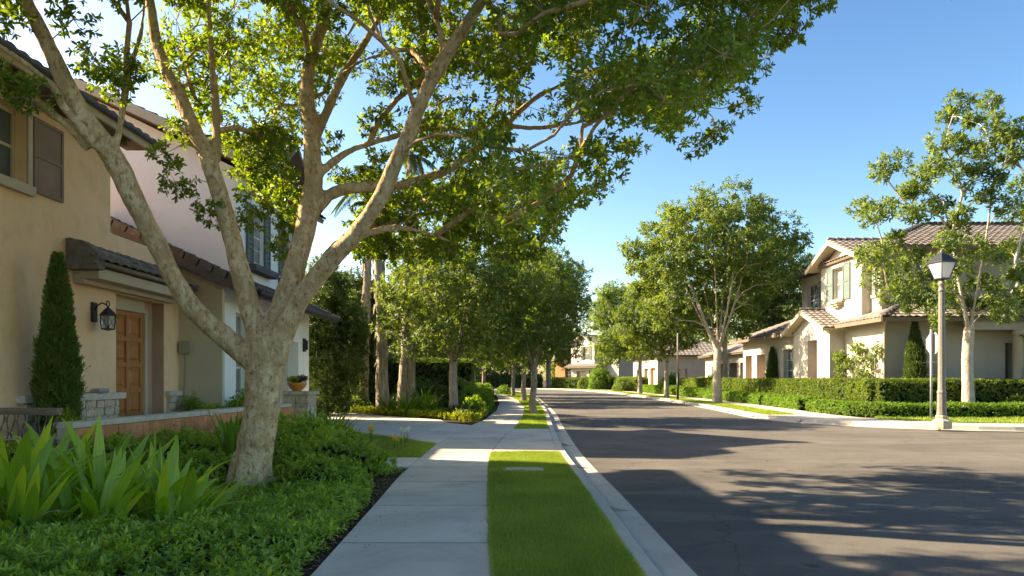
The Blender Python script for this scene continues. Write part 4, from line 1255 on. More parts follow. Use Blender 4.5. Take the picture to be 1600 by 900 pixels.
for c in range(2):
    for r in range(4):
        y0 = 14.831 + c * .58; z0 = .74 + r * .56
        p = MB(); a, b, c0, c1 = y0 + .05, y0 + .428, z0 + .05, z0 + .41
        vs = [(-8.423, a, c0), (-8.423, b, c0), (-8.423, b, c1), (-8.423, a, c1), (-8.395, a + .05, c0 + .05), (-8.395, b - .05, c0 + .05), (-8.395, b - .05, c1 - .05), (-8.395, a + .05, c1 - .05)]
        p.add(vs, [(4, 5, 6, 7), (0, 1, 5, 4), (1, 2, 6, 5), (2, 3, 7, 6), (3, 0, 4, 7)])
        o = p.build('door_panel', M['wood_door'], h1); nest(o, door)
MB().box((-8.43, 16.38, .6), (-8.112, 16.397, 3.24)).build('reveal_lining', M['recess'], h1)
o = MB().lathe([(.008, -.05), (.028, -.03), (.028, .03), (.008, .05)], (-8.36, 14.80, 1.6), 10).build('door_knob', M['iron'], h1); nest(o, door)
# stone base with ledge each side of the recess
def veneer(root, y0, y1, z0, z1):
    MB().box((-8.10, y0, z0), (-8.045, y1, z1)).build('stone_backing', M['mortar'], root)
    y = y0
    rows = [z0, z0 + (z1 - z0) * .36, z0 + (z1 - z0) * .68, z1]
    for r in range(3):
        y = y0 + .01
        while y < y1 - .04:
            w_ = min(random.uniform(.14, .34), y1 - .01 - y)
            a, b = rows[r] + random.uniform(.004, .02), rows[r + 1] - random.uniform(.004, .02)
            k = [(y + random.uniform(.0, .03), a), (y + w_ - random.uniform(.01, .04), a + random.uniform(0, .015)), (y + w_ - .012, (a + b) / 2), (y + w_ - random.uniform(.01, .04), b), (y + random.uniform(.0, .03), b - random.uniform(0, .015)), (y + .002, (a + b) / 2)]
            MB().prism([(-8.05, p[0], p[1]) for p in k], (random.uniform(.03, .06), 0, 0)).build('stone', M['veneer'], root)
            y += w_
veneer(h1, 11.6, 14.36, .6, 1.10); veneer(h1, 16.5, 17.06, .6, 1.10)
MB().bbox((-8.1, 11.5, 1.10), (-7.955, 14.52, 1.225), .012).build('stone_ledge', M['cap_stone'], h1)
MB().bbox((-8.1, 16.42, 1.10), (-7.97, 17.05, 1.215), .012).build('stone_ledge', M['cap_stone'], h1)
# small spotlight lying on the ledge
sp = thing('ledge_light', 'small grey metal spotlight resting on the stone ledge left of the door', 'light fixture', (-7.98, 13.6, 1.226))
MB().bbox((-8.03, 13.22, 1.227), (-7.99, 13.62, 1.25), .004).build('bracket', M['lamp_metal'], sp)
MB().prism([(-8.05, 13.5, 1.228), (-7.93, 13.5, 1.228), (-7.91, 13.5, 1.27), (-7.93, 13.5, 1.315), (-8.03, 13.5, 1.315)], (0, .34, 0)).build('housing', M['galv'], sp)
# lantern
ln = thing('wall_lantern', 'black iron wall lantern with seeded glass beside the brown door', 'wall lantern', (-8.1, 13.62, 2.75))
MB().bbox((-8.1, 13.53, 2.60), (-8.06, 13.69, 2.98), .01).build('wall_plate', M['iron'], ln)
MB().tube([(-8.06, 13.61, 2.84), (-8.0, 13.61, 2.93), (-7.92, 13.61, 2.97), (-7.84, 13.61, 2.93), (-7.81, 13.61, 2.90)], .013, 7).build('arm', M['iron'], ln)
lc = (-7.81, 13.61, 0)
MB().lathe([(.155, 2.715), (.165, 2.73), (.12, 2.79), (.06, 2.85), (.025, 2.875), (.02, 2.91)], lc, 6, False).build('lantern_roof', M['iron'], ln)
tb = [Vector((-7.81, 13.61 + .05 * math.cos(t), 2.95 + .055 * math.sin(t))) for t in np.linspace(0, 6.283, 15)]
MB().tube(tb, .011, 6, caps=False).build('ring', M['iron'], ln)
MB().lathe([(.02, 2.43), (.06, 2.44), (.13, 2.455), (.135, 2.475)], lc, 6, False).build('base', M['iron'], ln)
cg = MB()
for k in range(6):
    a = math.pi / 3 * k
    cg.tube([(lc[0] + .128 * math.cos(a), lc[1] + .128 * math.sin(a), 2.47), (lc[0] + .146 * math.cos(a), lc[1] + .146 * math.sin(a), 2.72)], .009, 5)
    b = a + math.pi / 3
    A0 = Vector((lc[0] + .13 * math.cos(a), lc[1] + .13 * math.sin(a), 2.48)); B0 = Vector((lc[0] + .145 * math.cos(b), lc[1] + .145 * math.sin(b), 2.71))
    cg.tube([A0, A0.lerp(B0, .5) + Vector((math.cos(a + .52), math.sin(a + .52), 0)) * .012, B0], .005, 4)
    A0 = Vector((lc[0] + .13 * math.cos(b), lc[1] + .13 * math.sin(b), 2.48)); B0 = Vector((lc[0] + .145 * math.cos(a), lc[1] + .145 * math.sin(a), 2.71))
    cg.tube([A0, A0.lerp(B0, .5) + Vector((math.cos(a + .52), math.sin(a + .52), 0)) * .012, B0], .005, 4)
cg.build('cage', M['iron'], ln)
for k in range(6):
    a = math.pi / 3 * k; b = a + math.pi / 3; q = lambda t, r, z: (lc[0] + r * math.cos(t), lc[1] + r * math.sin(t), z)
    MB().add([q(a, .118, 2.475), q(b, .118, 2.475), q(b, .136, 2.715), q(a, .136, 2.715)], [(0, 1, 2, 3)]).build('glass_pane', M['lantern_glass'], ln)
MB().lathe([(.03, 2.47), (.034, 2.52), (.03, 2.60), (.012, 2.63)], lc, 10).build('bulb', M['frost'], ln)

# ================================================================== WHITE HOUSE BEHIND
h2 = thing('house', 'off-white two storey house behind the tan one, with grey shutters', 'house', (-7.04, 17.1, .1))
zr = lambda x: 5.3 - .467 * (x + 9.7)
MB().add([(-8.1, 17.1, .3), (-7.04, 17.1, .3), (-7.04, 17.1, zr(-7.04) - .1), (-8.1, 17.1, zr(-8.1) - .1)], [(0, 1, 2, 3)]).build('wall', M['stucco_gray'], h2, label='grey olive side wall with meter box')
wall(h2, (-7.04, 17.1, 0), Y1, X1, 7.3, .1, 3.95, [(.85, 1.85, .1, 3.2, .3), (4.4, 6.1, .1, 2.7, .35)], .3, 'stucco_white')
wall(h2, (-11, 24.4, 0), X1, Y1, 3.96, .1, 4.0, [], .1, 'stucco_white')
window(h2, (-7.04, 17.1, 0), Y1, X1, .85, 1.85, .4, 3.2, .29, 2, 4, 'trim_white', 'glass_pale')
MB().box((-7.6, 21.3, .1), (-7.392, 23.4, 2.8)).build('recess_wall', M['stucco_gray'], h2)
MB().bbox((-7.04, 17.1, .1), (-6.98, 17.42, 3.7), .01).build('pilaster', M['stucco_white'], h2)
roof(h2, [(-6.06, 16.75, 3.6), (-6.06, 24.7, 3.6), (-10.5, 24.7, 5.67), (-10.5, 16.75, 5.67)], 'tile_dark', 'fascia_gray', .17, parts=True, part_rows=3)
# rake tiles stepping down the gable edge
d = (Vector((-6.06, 0, 3.6)) - Vector((-10.5, 0, 5.67))).normalized()
for i in range(13):
    a = Vector((-10.5, 16.68, 5.72)) + d * (.375 * i); q = a + d * .41
    up = Vector((-d.z, 0, d.x)); up = -up if up.z < 0 else up
    m = MB(); m.prism([a + up * .04, q + up * .075, q - up * .10, a - up * .10], (0, .26, 0)); m.build('rake_tile', M['tile_dark'], h2)
fascia(h2, (-10.5, 16.72, 5.62), (-6.1, 16.72, 3.56), .20, .05, 'fascia_gray', 'barge_board')
MB().tube([(-6.0, 16.8, 3.56), (-6.0, 24.7, 3.56)], .06, 8).build('gutter', M['fascia_gray'], h2)
# upper storey
wall(h2, (-15, 18.4, 0), X1, -Y1, 7.8, 3.4, 7.0, [], .1, 'stucco_white', gable=(4.0, 8.85))
wall(h2, (-7.2, 18.4, 0), Y1, X1, 5.4, 3.7, 7.0, [(1.1, 1.95, 4.75, 6.25, .12), (3.75, 4.6, 4.75, 6.25, .12)], .12, 'stucco_white')
wall(h2, (-15, 23.8, 0), X1, Y1, 7.8, .1, 7.0, [], .1, 'stucco_white', gable=(4.0, 8.85))
for a in (1.1, 3.75):
    window(h2, (-7.2, 18.4, 0), Y1, X1, a, a + .85, 4.75, 6.25, .115, 2, 4, 'trim_white', 'glass_pale')
    shutter(h2, (-7.2, 18.4, 0), Y1, X1, a - .48, a - .03, 4.7, 6.3, 'shutter_gray', 10)
    shutter(h2, (-7.2, 18.4, 0), Y1, X1, a + .88, a + 1.33, 4.7, 6.3, 'shutter_gray', 10)
    sill(h2, (-7.2, 18.4, 0), Y1, X1, a - .5, a + 1.35, 4.44, 4.62, .3, 'fascia_gray', 'window_box')
roof(h2, [(-6.5, 17.8, 7.0), (-6.5, 24.4, 7.0), (-11, 24.4, 9.05), (-11, 17.8, 9.05)], 'tile_dark', 'trim_dark', .15)
roof(h2, [(-15.5, 17.8, 7.0), (-15.5, 24.4, 7.0), (-11, 24.4, 9.05), (-11, 17.8, 9.05)], 'tile_dark', 'trim_dark', .15)
fascia(h2, (-6.5, 17.77, 7.04), (-11, 17.77, 9.09), .24, .05, 'trim', 'barge_board')
fascia(h2, (-11, 17.77, 9.09), (-15.5, 17.77, 7.04), .24, .05, 'trim', 'barge_board')
roof(h2, [(-6.4, 19.0, 7.1), (-10.4, 19.0, 7.1), (-10.4, 21.1, 8.5), (-6.4, 21.1, 8.5)], 'tile_dark', 'trim_dark', .12)
roof(h2, [(-6.4, 23.2, 7.1), (-10.4, 23.2, 7.1), (-10.4, 21.1, 8.5), (-6.4, 21.1, 8.5)], 'tile_dark', 'trim_dark', .12)
MB().add([(-7.2, 19.2, 7.0), (-7.2, 23.0, 7.0), (-7.2, 21.1, 8.4)], [(0, 1, 2)]).build('gable_wall', M['stucco_white'], h2)
# meter box with conduit and vent
mbx = thing('meter_box', 'small grey electrical box with conduit on the shaded side wall', 'meter box', (-7.9, 17.08, 2.2))
MB().bbox((-8.04, 16.99, 2.12), (-7.80, 17.095, 2.42), .01).build('case', M['box_gray'], mbx)
MB().tube([(-7.94, 17.06, 2.12), (-7.93, 17.075, 1.9), (-7.945, 17.075, 1.2), (-7.945, 17.075, .6)], .012, 6).build('conduit', M['box_gray'], mbx)
sc = thing('wall_sconce', 'narrow dark sconce near the end of the white wall', 'wall lantern', (-7.04, 23.75, 2.6))
MB().bbox((-7.04, 23.66, 2.42), (-6.97, 23.84, 2.86), .01).build('wall_plate', M['iron'], sc)
MB().bbox((-6.97, 23.68, 2.48), (-6.9, 23.82, 2.80), .01).build('lamp_shade', M['iron'], sc)

# ================================================================== GARDEN WALL, PILLAR, RAILING
sheet('patio', [(-6.66, 10.5), (-5.98, 18.8), (-6.2, 19.9), (-8.1, 19.9), (-8.1, 17.1), (-8.1, 10.2)], .60, M['walk'])
gw = thing('garden_wall', 'low brick garden wall with pale stone cap running behind the big tree', 'garden wall', (-6.6, 10.5, .1))
GA = Vector((-6.6, 10.5, 0)); GB = Vector((-5.93, 18.85, 0)); gu = (GB - GA).normalized(); gn = Vector((gu.y, -gu.x, 0)); GL = (GB - GA).length
mb = MB(); mb.frame(GA, gu, gn, 0, GL, .05, .762, -.20, -.012); mb.build('wall_core', M['mortar'], gw)
bm_ = MB(); bm_.bbox((.0, -.10, 0), (.158, .0, .272), .006); BR = bm_.mesh('brick', M['brick'])
rotz = math.atan2(gu.y, gu.x)
for r in range(3):
    z0 = .76 - .282 * (r + 1); k = 0; a = .004 - (.08 if r % 2 else 0)
    while a < GL - .16:
        if a > -.01 and not (4.0 < a < 4.34 and r < 0):
            p = GA + gu * a + Z_ * z0
            inst(BR, 'brick', gw, p + gn * random.uniform(-.003, .003) + gn * 0.0, (0, 0, rotz))
        a += .167
# stone caps
a = 0
while a < GL - .05:
    L_ = min(.92, GL - a); m = MB()
    A_ = GA + gu * (a + .004); 
    P0 = [A_ + gn * .05, A_ + gu * (L_ - .008) + gn * .05, A_ + gu * (L_ - .008) - gn * .26, A_ - gn * .26]
    m.prism([p + Z_ * .763 for p in P0], (0, 0, .075 + random.uniform(-.002, .002)))
    cc = sum((p for p in P0), Vector()) / 4
    m.prism([p.lerp(cc, .04) + Z_ * .838 for p in P0], (0, 0, .010))
    m.build('cap_stone', M['cap_stone'], gw)
    a += L_
A_ = GA + gu * 3.98
m = MB(); m.prism([A_ + gn * .075 + Z_ * .1, A_ + gu * .36 + gn * .075 + Z_ * .1, A_ + gu * .36 - gn * .28 + Z_ * .1, A_ - gn * .28 + Z_ * .1], (0, 0, .765)); m.build('pier', M['pillar_stone'], gw)
pl = thing('stone_pillar', 'grey stone pillar with slab cap at the end of the garden wall', 'pillar', (-5.8, 19.2, .1))
zz = .1
for k in range(3):
    h_ = .325
    MB().bbox((-6.14, 18.86, zz + .004), (-5.81, 19.72, zz + h_ - .004), .01).build('block', M['pillar_stone'], pl)
    MB().bbox((-5.802, 18.86, zz + .004), (-5.48, 19.72, zz + h_ - .004), .01).build('block', M['pillar_stone'], pl)
    zz += h_
MB().bbox((-6.22, 18.79, zz), (-5.41, 19.79, zz + .085), .015).build('cap_slab', M['pillar_stone'], pl)
pt = thing('flower_bowl', 'shallow orange ceramic bowl of succulents on the stone pillar', 'flower pot', (-5.86, 19.2, 1.16))
MB().lathe([(.0, 0.002), (.11, .002), (.115, .02), (.19, .09), (.245, .17), (.262, .215), (.262, .235), (.24, .235), (.235, .20), (.0, .19)], (-5.86, 19.2, 1.16), 28).build('bowl', M['pot'], pt)
n = 90; a = RNG.uniform(0, 6.28, n); r = RNG.uniform(0, .2, n)
Pn = np.stack([-5.86 - .06 + r * np.cos(a) * .8, 19.2 + r * np.sin(a), 1.38 + RNG.uniform(0, .11, n)], 1)
shoot_cloud('succulents', Pn, np.stack([np.cos(a) * .6, np.sin(a) * .6, np.ones(n)], 1), 8, .085, .42, M['leaf_bright'], pt)
n = 40; a = RNG.uniform(0, 6.28, n); r = RNG.uniform(0, .12, n)
Pn = np.stack([-5.86 + .13 + r * np.cos(a) * .8, 19.2 + r * np.sin(a), 1.41 + RNG.uniform(0, .10, n)], 1)
shoot_cloud('mauve_succulents', Pn, np.stack([np.cos(a) * .6, np.sin(a) * .6, np.ones(n)], 1), 8, .09, .4, M['mauve_leaf'], pt)
# wrought iron railing
rl = thing('iron_railing', 'rusty wrought iron railing of wavy bars with a timber top rail', 'railing', (-7.6, 10.6, .4))
rA = Vector((-9.3, 10.75, 0)); rB = Vector((-6.74, 10.5, 0))
ru = (rB - rA).normalized(); rL = (rB - rA).length; rn = Vector((ru.y, -ru.x, 0))
mb = MB(); mb.frame(rA, ru, rn, 0, rL, 1.0, 1.065, -.06, .06); mb.frame(rA, ru, rn, 0, rL, .96, 1.0, -.03, .03); mb.build('top_rail', M['rail'], rl)
mb = MB(); mb.frame(rA, ru, rn, 0, rL, .36, .39, -.02, .02); mb.build('bottom_rail', M['rust'], rl)
k = 0; a = .05
while a < rL - .02:
    sg = 1 if k % 2 else -1; pts = []; ph = random.uniform(-.4, .4)
    for i in range(12):
        t = i / 11; z = .39 + .58 * t
        pts.append(rA + ru * (a + .024 * sg * math.sin(t * 9.4 + ph)) + rn * (.05 * math.sin(t * math.pi) * .8) + Z_ * z)
    MB().tube(pts, [.011 + .004 * math.sin(i * 2.1 + k) for i in range(12)], 6).build('baluster', M['rust'], rl)
    a += .085; k += 1
MB().box((-9.4, 10.79, .1), (-6.6, 10.85, .62)).build('retaining_edge', M['stucco_tan'], h1)

# ================================================================== FAR RIGHT HOUSE
h3 = thing('house', 'cream two storey house on the right corner with sage shutters and tiled roofs', 'house', (15.5, 29.2, .1))
nX = -X1; nY = -Y1
wall(h3, (15.5, 29.2, 0), Y1, nX, 3.6, .1, 4.0, [], .2, 'stucco_cream')
wall(h3, (14.8, 32.8, 0), Y1, nX, 4.2, .1, 3.88, [(1.35, 2.45, .1, 3.4, .6)], .6, 'stucco_cream', gable=(2.1, 4.72))
MB().box((15.38, 34.0, .1), (15.5, 35.4, 3.5)).build('niche_back', M['recess'], h3, label='brown painted back of the entry niche')
wall(h3, (14.8, 32.8, 0), X1, nY, .7, .1, 3.9, [], .2, 'stucco_cream')
wall(h3, (15.3, 37.0, 0), Y1, nX, 9.6, .1, 3.95, [(1.3, 2.7, .8, 3.15, .3), (5.6, 7.0, .1, 3.0, .7), (7.9, 9.1, .1, 3.0, .7)], .3, 'stucco_cream')
window(h3, (15.3, 37.0, 0), Y1, nX, 1.3, 2.7, .8, 3.15, .28, 2, 4, 'trim_white', 'glass')
for a in (5.6, 7.9): MB().box((15.9, 37 + a - .1, .1), (16.0, 37 + a + 1.5, 3.1)).build('niche_back', M['recess'], h3)
wall(h3, (15.5, 29.2, 0), X1, nY, 18.5, .1, 3.95, [(1.5, 2.35, 1.1, 3.3, .15), (4.95, 5.25, .1, 3.0, .3), (8, 9.6, .9, 3.0, .15)], .15, 'stucco_taupe_shade')  # camera-side walls of the cream house get the colour with shade put in
window(h3, (15.5, 29.2, 0), X1, nY, 1.5, 2.35, 1.1, 3.3, .14, 2, 4, 'trim_white', 'glass')
window(h3, (15.5, 29.2, 0), X1, nY, 8, 9.6, .9, 3.0, .14, 2, 3, 'trim_white', 'glass')
MB().box((20.4, 29.48, .1), (20.8, 29.52, 3.1)).build('side_door', M['trim_dark'], h3)
# porch column and beam
col = MB(); col.lathe([(.24, .1), (.24, .28), (.19, .30), (.185, 1.8), (.17, 3.25), (.20, 3.28), (.24, 3.34), (.24, 3.48)], (20.45, 28.45, 0), 18); col.build('porch_column', M['trim'], h3)
col = MB(); col.lathe([(.24, .1), (.24, .28), (.19, .30), (.185, 1.8), (.17, 3.25), (.20, 3.28), (.24, 3.34), (.24, 3.48)], (24.0, 28.45, 0), 18); col.build('porch_column', M['trim'], h3)
MB().box((18.3, 28.32, 3.48), (34, 28.58, 3.86)).build('porch_beam', M['stucco_taupe_shade'], h3)
# upper walls
wall(h3, (15.5, 31.2, 0), Y1, nX, 4.1, 4.0, 6.98, [(1.7, 2.7, 5.3, 6.75, .22)], .22, 'stucco_cream', gable=(2.05, 7.8))
window(h3, (15.5, 31.2, 0), Y1, nX, 1.7, 2.7, 5.3, 6.75, .20, 2, 4, 'trim_white', 'glass_pale')
shutter(h3, (15.5, 31.2, 0), Y1, nX, 1.02, 1.68, 5.2, 6.88, 'shutter_green', 0, .015)
shutter(h3, (15.5, 31.2, 0), Y1, nX, 2.72, 3.38, 5.2, 6.88, 'shutter_green', 0, .015)
sill(h3, (15.5, 31.2, 0), Y1, nX, 1.55, 2.85, 6.78, 6.92, .06, 'trim', 'window_head')
sill(h3, (15.5, 31.2, 0), Y1, nX, 1.6, 2.8, 5.14, 5.28, .12, 'trim', 'sill')
for k, (dz, pr) in enumerate(((0, .34), (.09, .26), (.18, .17))):
    sill(h3, (15.5, 31.2, 0), Y1, nX, 1.7 + k * .12, 2.7 - k * .12, 5.05 - dz, 5.136 - dz, pr, 'trim', 'corbel')
MB().lathe([(.06, 0), (.06, .03)], (0, 0, 0), 12).build('gable_vent', M['trim_dark'], h3).matrix_local = Matrix.Translation(Vector((15.47, 33.25, 7.25)) - OFF[h3.name]) @ Matrix.Rotation(math.pi / 2, 4, 'Y')
wall(h3, (15.5, 31.2, 0), X1, nY, .4, 4.0, 7.05, [], .1, 'stucco_cream')
wall(h3, (15.9, 30.3, 0), Y1, nX, .9, 4.2, 7.1, [(.22, .72, 5.2, 6.4, .1)], .1, 'stucco_cream')
window(h3, (15.9, 30.3, 0), Y1, nX, .22, .72, 5.2, 6.4, .09, 1, 3, 'trim_white', 'glass')
sill(h3, (15.9, 30.3, 0), Y1, nX, .14, .8, 5.06, 5.19, .07, 'trim', 'sill')
wall(h3, (15.9, 30.3, 0), X1, nY, 18.1, 4.3, 7.1, [(1.5, 2.5, 5.4, 6.5, .12), (5.6, 7.0, 5.2, 6.5, .12), (10.5, 12, 5.2, 6.5, .12)], .12, 'stucco_taupe_shade')
for a, b in ((1.5, 2.5), (5.6, 7.0), (10.5, 12)):
    window(h3, (15.9, 30.3, 0), X1, nY, a, b, 5.2 if a > 2 else 5.4, 6.5, .11, 2, 2, 'shutter_gray', 'glass')
    sill(h3, (15.9, 30.3, 0), X1, nY, a - .08, b + .08, 5.06 if a > 2 else 5.28, 5.19 if a > 2 else 5.39, .07, 'trim', 'sill')
wall(h3, (15.9, 35.3, 0), Y1, nX, 3.3, 4.0, 6.95, [(1.1, 2.6, 4.8, 6.5, .2)], .2, 'stucco_cream')
window(h3, (15.9, 35.3, 0), Y1, nX, 1.1, 2.6, 4.8, 6.5, .18, 3, 3, 'trim_white', 'glass')
shutter(h3, (15.9, 35.3, 0), Y1, nX, .4, 1.05, 4.75, 6.55, 'shutter_gray', 10)
wall(h3, (15.9, 38.6, 0), X1, Y1, 18, .1, 7.0, [], .1, 'stucco_taupe_shade')
wall(h3, (15.3, 46.6, 0), X1, Y1, 8, .1, 3.95, [], .1, 'stucco_taupe_shade')
# roofs
roof(h3, [(14.9, 28.3, 3.98), (34, 28.3, 3.98), (34, 30.3, 4.78), (16.9, 30.3, 4.78)], 'tile', 'trim_dark', .12, parts=True, part_fn=lambda p: p.x < 21)
roof(h3, [(14.9, 28.3, 3.98), (14.9, 32.6, 3.98), (16.9, 32.6, 4.78), (16.9, 30.3, 4.78)], 'tile', 'trim_dark', .12, parts=True, part_fn=lambda p: p.x < 15.9)
ridge(h3, (14.9, 28.3, 4.05), (16.9, 30.3, 4.85), 'tile', parts=True)
roof(h3, [(14.3, 32.4, 3.86), (17, 32.4, 3.86), (17, 34.95, 4.88), (14.3, 34.95, 4.88)], 'tile', 'trim', .12, parts=True, part_fn=lambda p: p.x < 15.9)
roof(h3, [(14.3, 37.5, 3.86), (17, 37.5, 3.86), (17, 34.95, 4.88), (14.3, 34.95, 4.88)], 'tile', 'trim', .12)
ridge(h3, (14.3, 34.95, 4.92), (16.6, 34.95, 4.92), 'tile')
fascia(h3, (14.32, 32.4, 3.86), (14.32, 34.95, 4.88), .2, .06, 'trim', 'barge_board'); fascia(h3, (14.32, 34.95, 4.88), (14.32, 37.5, 3.86), .2, .06, 'trim', 'barge_board')
roof(h3, [(14.7, 37.0, 3.98), (14.7, 47.4, 3.98), (18.6, 44.6, 5.5), (18.6, 37.0, 5.5)], 'tile_weathered', 'trim_dark', .12)
roof(h3, [(14.7, 47.4, 3.98), (23, 47.4, 3.98), (23, 44.6, 5.5), (18.6, 44.6, 5.5)], 'tile_weathered', 'trim_dark', .12)
roof(h3, [(14.9, 30.68, 6.98), (20.5, 30.68, 6.98), (20.5, 33.25, 8.02), (14.9, 33.25, 8.02)], 'tile', 'trim', .12, parts=True, part_fn=lambda p: p.x < 17)
roof(h3, [(14.9, 35.82, 6.98), (20.5, 35.82, 6.98), (20.5, 33.25, 8.02), (14.9, 33.25, 8.02)], 'tile', 'trim', .12)
ridge(h3, (14.9, 33.25, 8.06), (19, 33.25, 8.06), 'tile')
fascia(h3, (14.92, 30.68, 6.98), (14.92, 33.25, 8.02), .2, .06, 'trim', 'barge_board'); fascia(h3, (14.92, 33.25, 8.02), (14.92, 35.82, 6.98), .2, .06, 'trim', 'barge_board')
roof(h3, [(15.3, 29.7, 7.12), (34.6, 29.7, 7.12), (29.8, 34.45, 9.0), (20.05, 34.45, 9.0)], 'tile_weathered', 'trim_dark', .12)
roof(h3, [(15.3, 39.2, 7.12), (15.3, 29.7, 7.12), (20.05, 34.45, 9.0)], 'tile_weathered', 'trim_dark', .12)
roof(h3, [(34.6, 39.2, 7.12), (15.3, 39.2, 7.12), (20.05, 34.45, 9.0), (29.8, 34.45, 9.0)], 'tile_weathered', 'trim_dark', .12)
ridge(h3, (20.05, 34.45, 9.04), (29.8, 34.45, 9.04), 'tile_weathered'); ridge(h3, (15.3, 29.7, 7.18), (20.05, 34.45, 9.04), 'tile_weathered')
for a, b in (((15.24, 29.64, 7.12), (34.6, 29.64, 7.12)), ((14.84, 28.24, 3.98), (34, 28.24, 3.98)), ((14.84, 28.24, 3.98), (14.84, 32.4, 3.98)), ((14.64, 37.6, 3.98), (14.64, 47.4, 3.98)), ((15.24, 35.9, 7.1), (15.24, 39.2, 7.1))):
    fascia(h3, a, b, .17, .06, 'trim_dark', 'gutter')
MB().tube([(15.0, 28.3, 3.85), (15.3, 28.9, 3.75), (15.42, 29.12, 3.6), (15.42, 29.12, .2)], .045, 8).build('downpipe', M['trim'], h3)
MB().tube([(15.5, 29.7, 7.0), (15.82, 30.2, 6.85), (15.82, 30.22, 4.6)], .045, 8).build('downpipe', M['trim'], h3)

# ================================================================== HOUSES FARTHER AWAY (local coordinates: x along the front, y into the lot)
def hip(root, x0, x1, y0, y1, z, ov, sl_, mat, far=True):
    x0 -= ov; x1 += ov; y0 -= ov; y1 += ov
    wx, wy = x1 - x0, y1 - y0; h = min(wx, wy) / 2 * sl_; m = min(wx, wy) / 2
    if wx >= wy: R0, R1 = (x0 + m, y0 + m, z + h), (x1 - m, y0 + m, z + h)
    else: R0, R1 = (x0 + m, y0 + m, z + h), (x0 + m, y1 - m, z + h)
    kw = dict(tw=.45, tl=.5)
    if wx >= wy:
        roof(root, [(x0, y0, z), (x1, y0, z), R1, R0], mat, 'trim_dark', .12, **kw)
        roof(root, [(x1, y1, z), (x0, y1, z), R0, R1], mat, 'trim_dark', .12, **kw)
        roof(root, [(x0, y1, z), (x0, y0, z), R0], mat, 'trim_dark', .12, **kw); roof(root, [(x1, y0, z), (x1, y1, z), R1], mat, 'trim_dark', .12, **kw)
    else:
        roof(root, [(x0, y1, z), (x0, y0, z), R0, R1], mat, 'trim_dark', .12, **kw)
        roof(root, [(x1, y0, z), (x1, y1, z), R1, R0], mat, 'trim_dark', .12, **kw)
        roof(root, [(x0, y0, z), (x1, y0, z), R0], mat, 'trim_dark', .12, **kw); roof(root, [(x1, y1, z), (x0, y1, z), R1], mat, 'trim_dark', .12, **kw)

def garage_door(root, O, u, n, a0, a1, z1, d, mat='stucco_cream'):
    g_ = MB(); g_.frame(Vector((O[0], O[1], 0)), u, n, a0, a1, .1, z1, -d - .04, -d + .01); o = g_.build('garage_door', M['trim'], root)
    for r in range(4):
        p = MB(); p.frame(Vector((O[0], O[1], 0)), u, n, a0 + .06, a1 - .06, .14 + r * (z1 - .14) / 4, .1 + (r + 1) * (z1 - .14) / 4, -d + .011, -d + .03)
        q = p.build('door_panel', M['trim'], root); nest(q, o)

h4 = thing('house', 'cream two storey house with garage seen at the end of the street', 'house', (8.7, 103.5, .1), rot=math.radians(-54))
wall(h4, (0, 0, 0), X1, nY, 5.0, 0, 6.4, [(.8, 1.6, 4.3, 5.7, .2), (2.6, 4.0, 4.1, 6.0, .2), (1.2, 3.4, 0, 2.5, .4), (3.9, 4.7, 0, 2.6, .6)], .2, 'stucco_cream', gable=(3.2, 7.6))
window(h4, (0, 0, 0), X1, nY, .8, 1.6, 4.3, 5.7, .18, 2, 2, 'trim_white', 'glass', split=False)
window(h4, (0, 0, 0), X1, nY, 2.6, 4.0, 4.1, 6.0, .18, 2, 2, 'trim_white', 'glass', split=False)
shutter(h4, (0, 0, 0), X1, nY, 2.15, 2.58, 4.1, 6.0, 'shutter_gray', 0); shutter(h4, (0, 0, 0), X1, nY, 4.02, 4.4, 4.1, 6.0, 'shutter_gray', 0)
garage_door(h4, (0, 0, 0), X1, nY, 1.2, 3.4, 2.5, .4)
wall(h4, (5.0, 0, 0), Y1, X1, 1.4, 0, 6.4, [], .1, 'stucco_taupe_shade')
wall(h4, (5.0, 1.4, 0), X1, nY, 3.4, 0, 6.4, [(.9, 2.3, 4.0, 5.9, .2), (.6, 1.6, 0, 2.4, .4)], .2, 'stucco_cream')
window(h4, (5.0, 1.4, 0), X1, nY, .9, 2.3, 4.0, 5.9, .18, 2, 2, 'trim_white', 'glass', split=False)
wall(h4, (8.4, 1.4, 0), Y1, X1, 9, 0, 6.4, [(3, 4.2, .4, 2.6, .2), (5, 6, .4, 2.6, .2)], .2, 'stucco_taupe_shade')  # side turned from the sun, darker cream with the shade in it
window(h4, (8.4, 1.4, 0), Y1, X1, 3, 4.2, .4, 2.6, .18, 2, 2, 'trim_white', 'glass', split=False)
wall(h4, (0, 10.4, 0), X1, Y1, 8.4, 0, 6.4, [], .1, 'stucco_taupe_shade'); wall(h4, (0, 0, 0), Y1, nX, 10.4, 0, 6.4, [], .1, 'stucco_cream')
hip(h4, 0, 8.4, 1.4, 10.4, 6.4, .5, .42, 'tile')
roof(h4, [(-.5, -.5, 6.4), (-.5, 6, 6.4), (2.6, 6, 7.7), (2.6, -.5, 7.7)], 'tile', 'trim', .12, tw=.45, tl=.5); roof(h4, [(5.6, -.5, 6.4), (5.6, 6, 6.4), (2.6, 6, 7.7), (2.6, -.5, 7.7)], 'tile', 'trim', .12, tw=.45, tl=.5)
roof(h4, [(-.6, -.9, 3.1), (6.2, -.9, 3.1), (6.2, 1.3, 4.0), (-.6, 1.3, 4.0)], 'tile', 'trim', .12, tw=.45, tl=.5, name='porch_roof')
h7 = thing('house', 'terracotta orange house partly hidden beyond the street end', 'house', (7.6, 124, .1), rot=math.radians(-35))
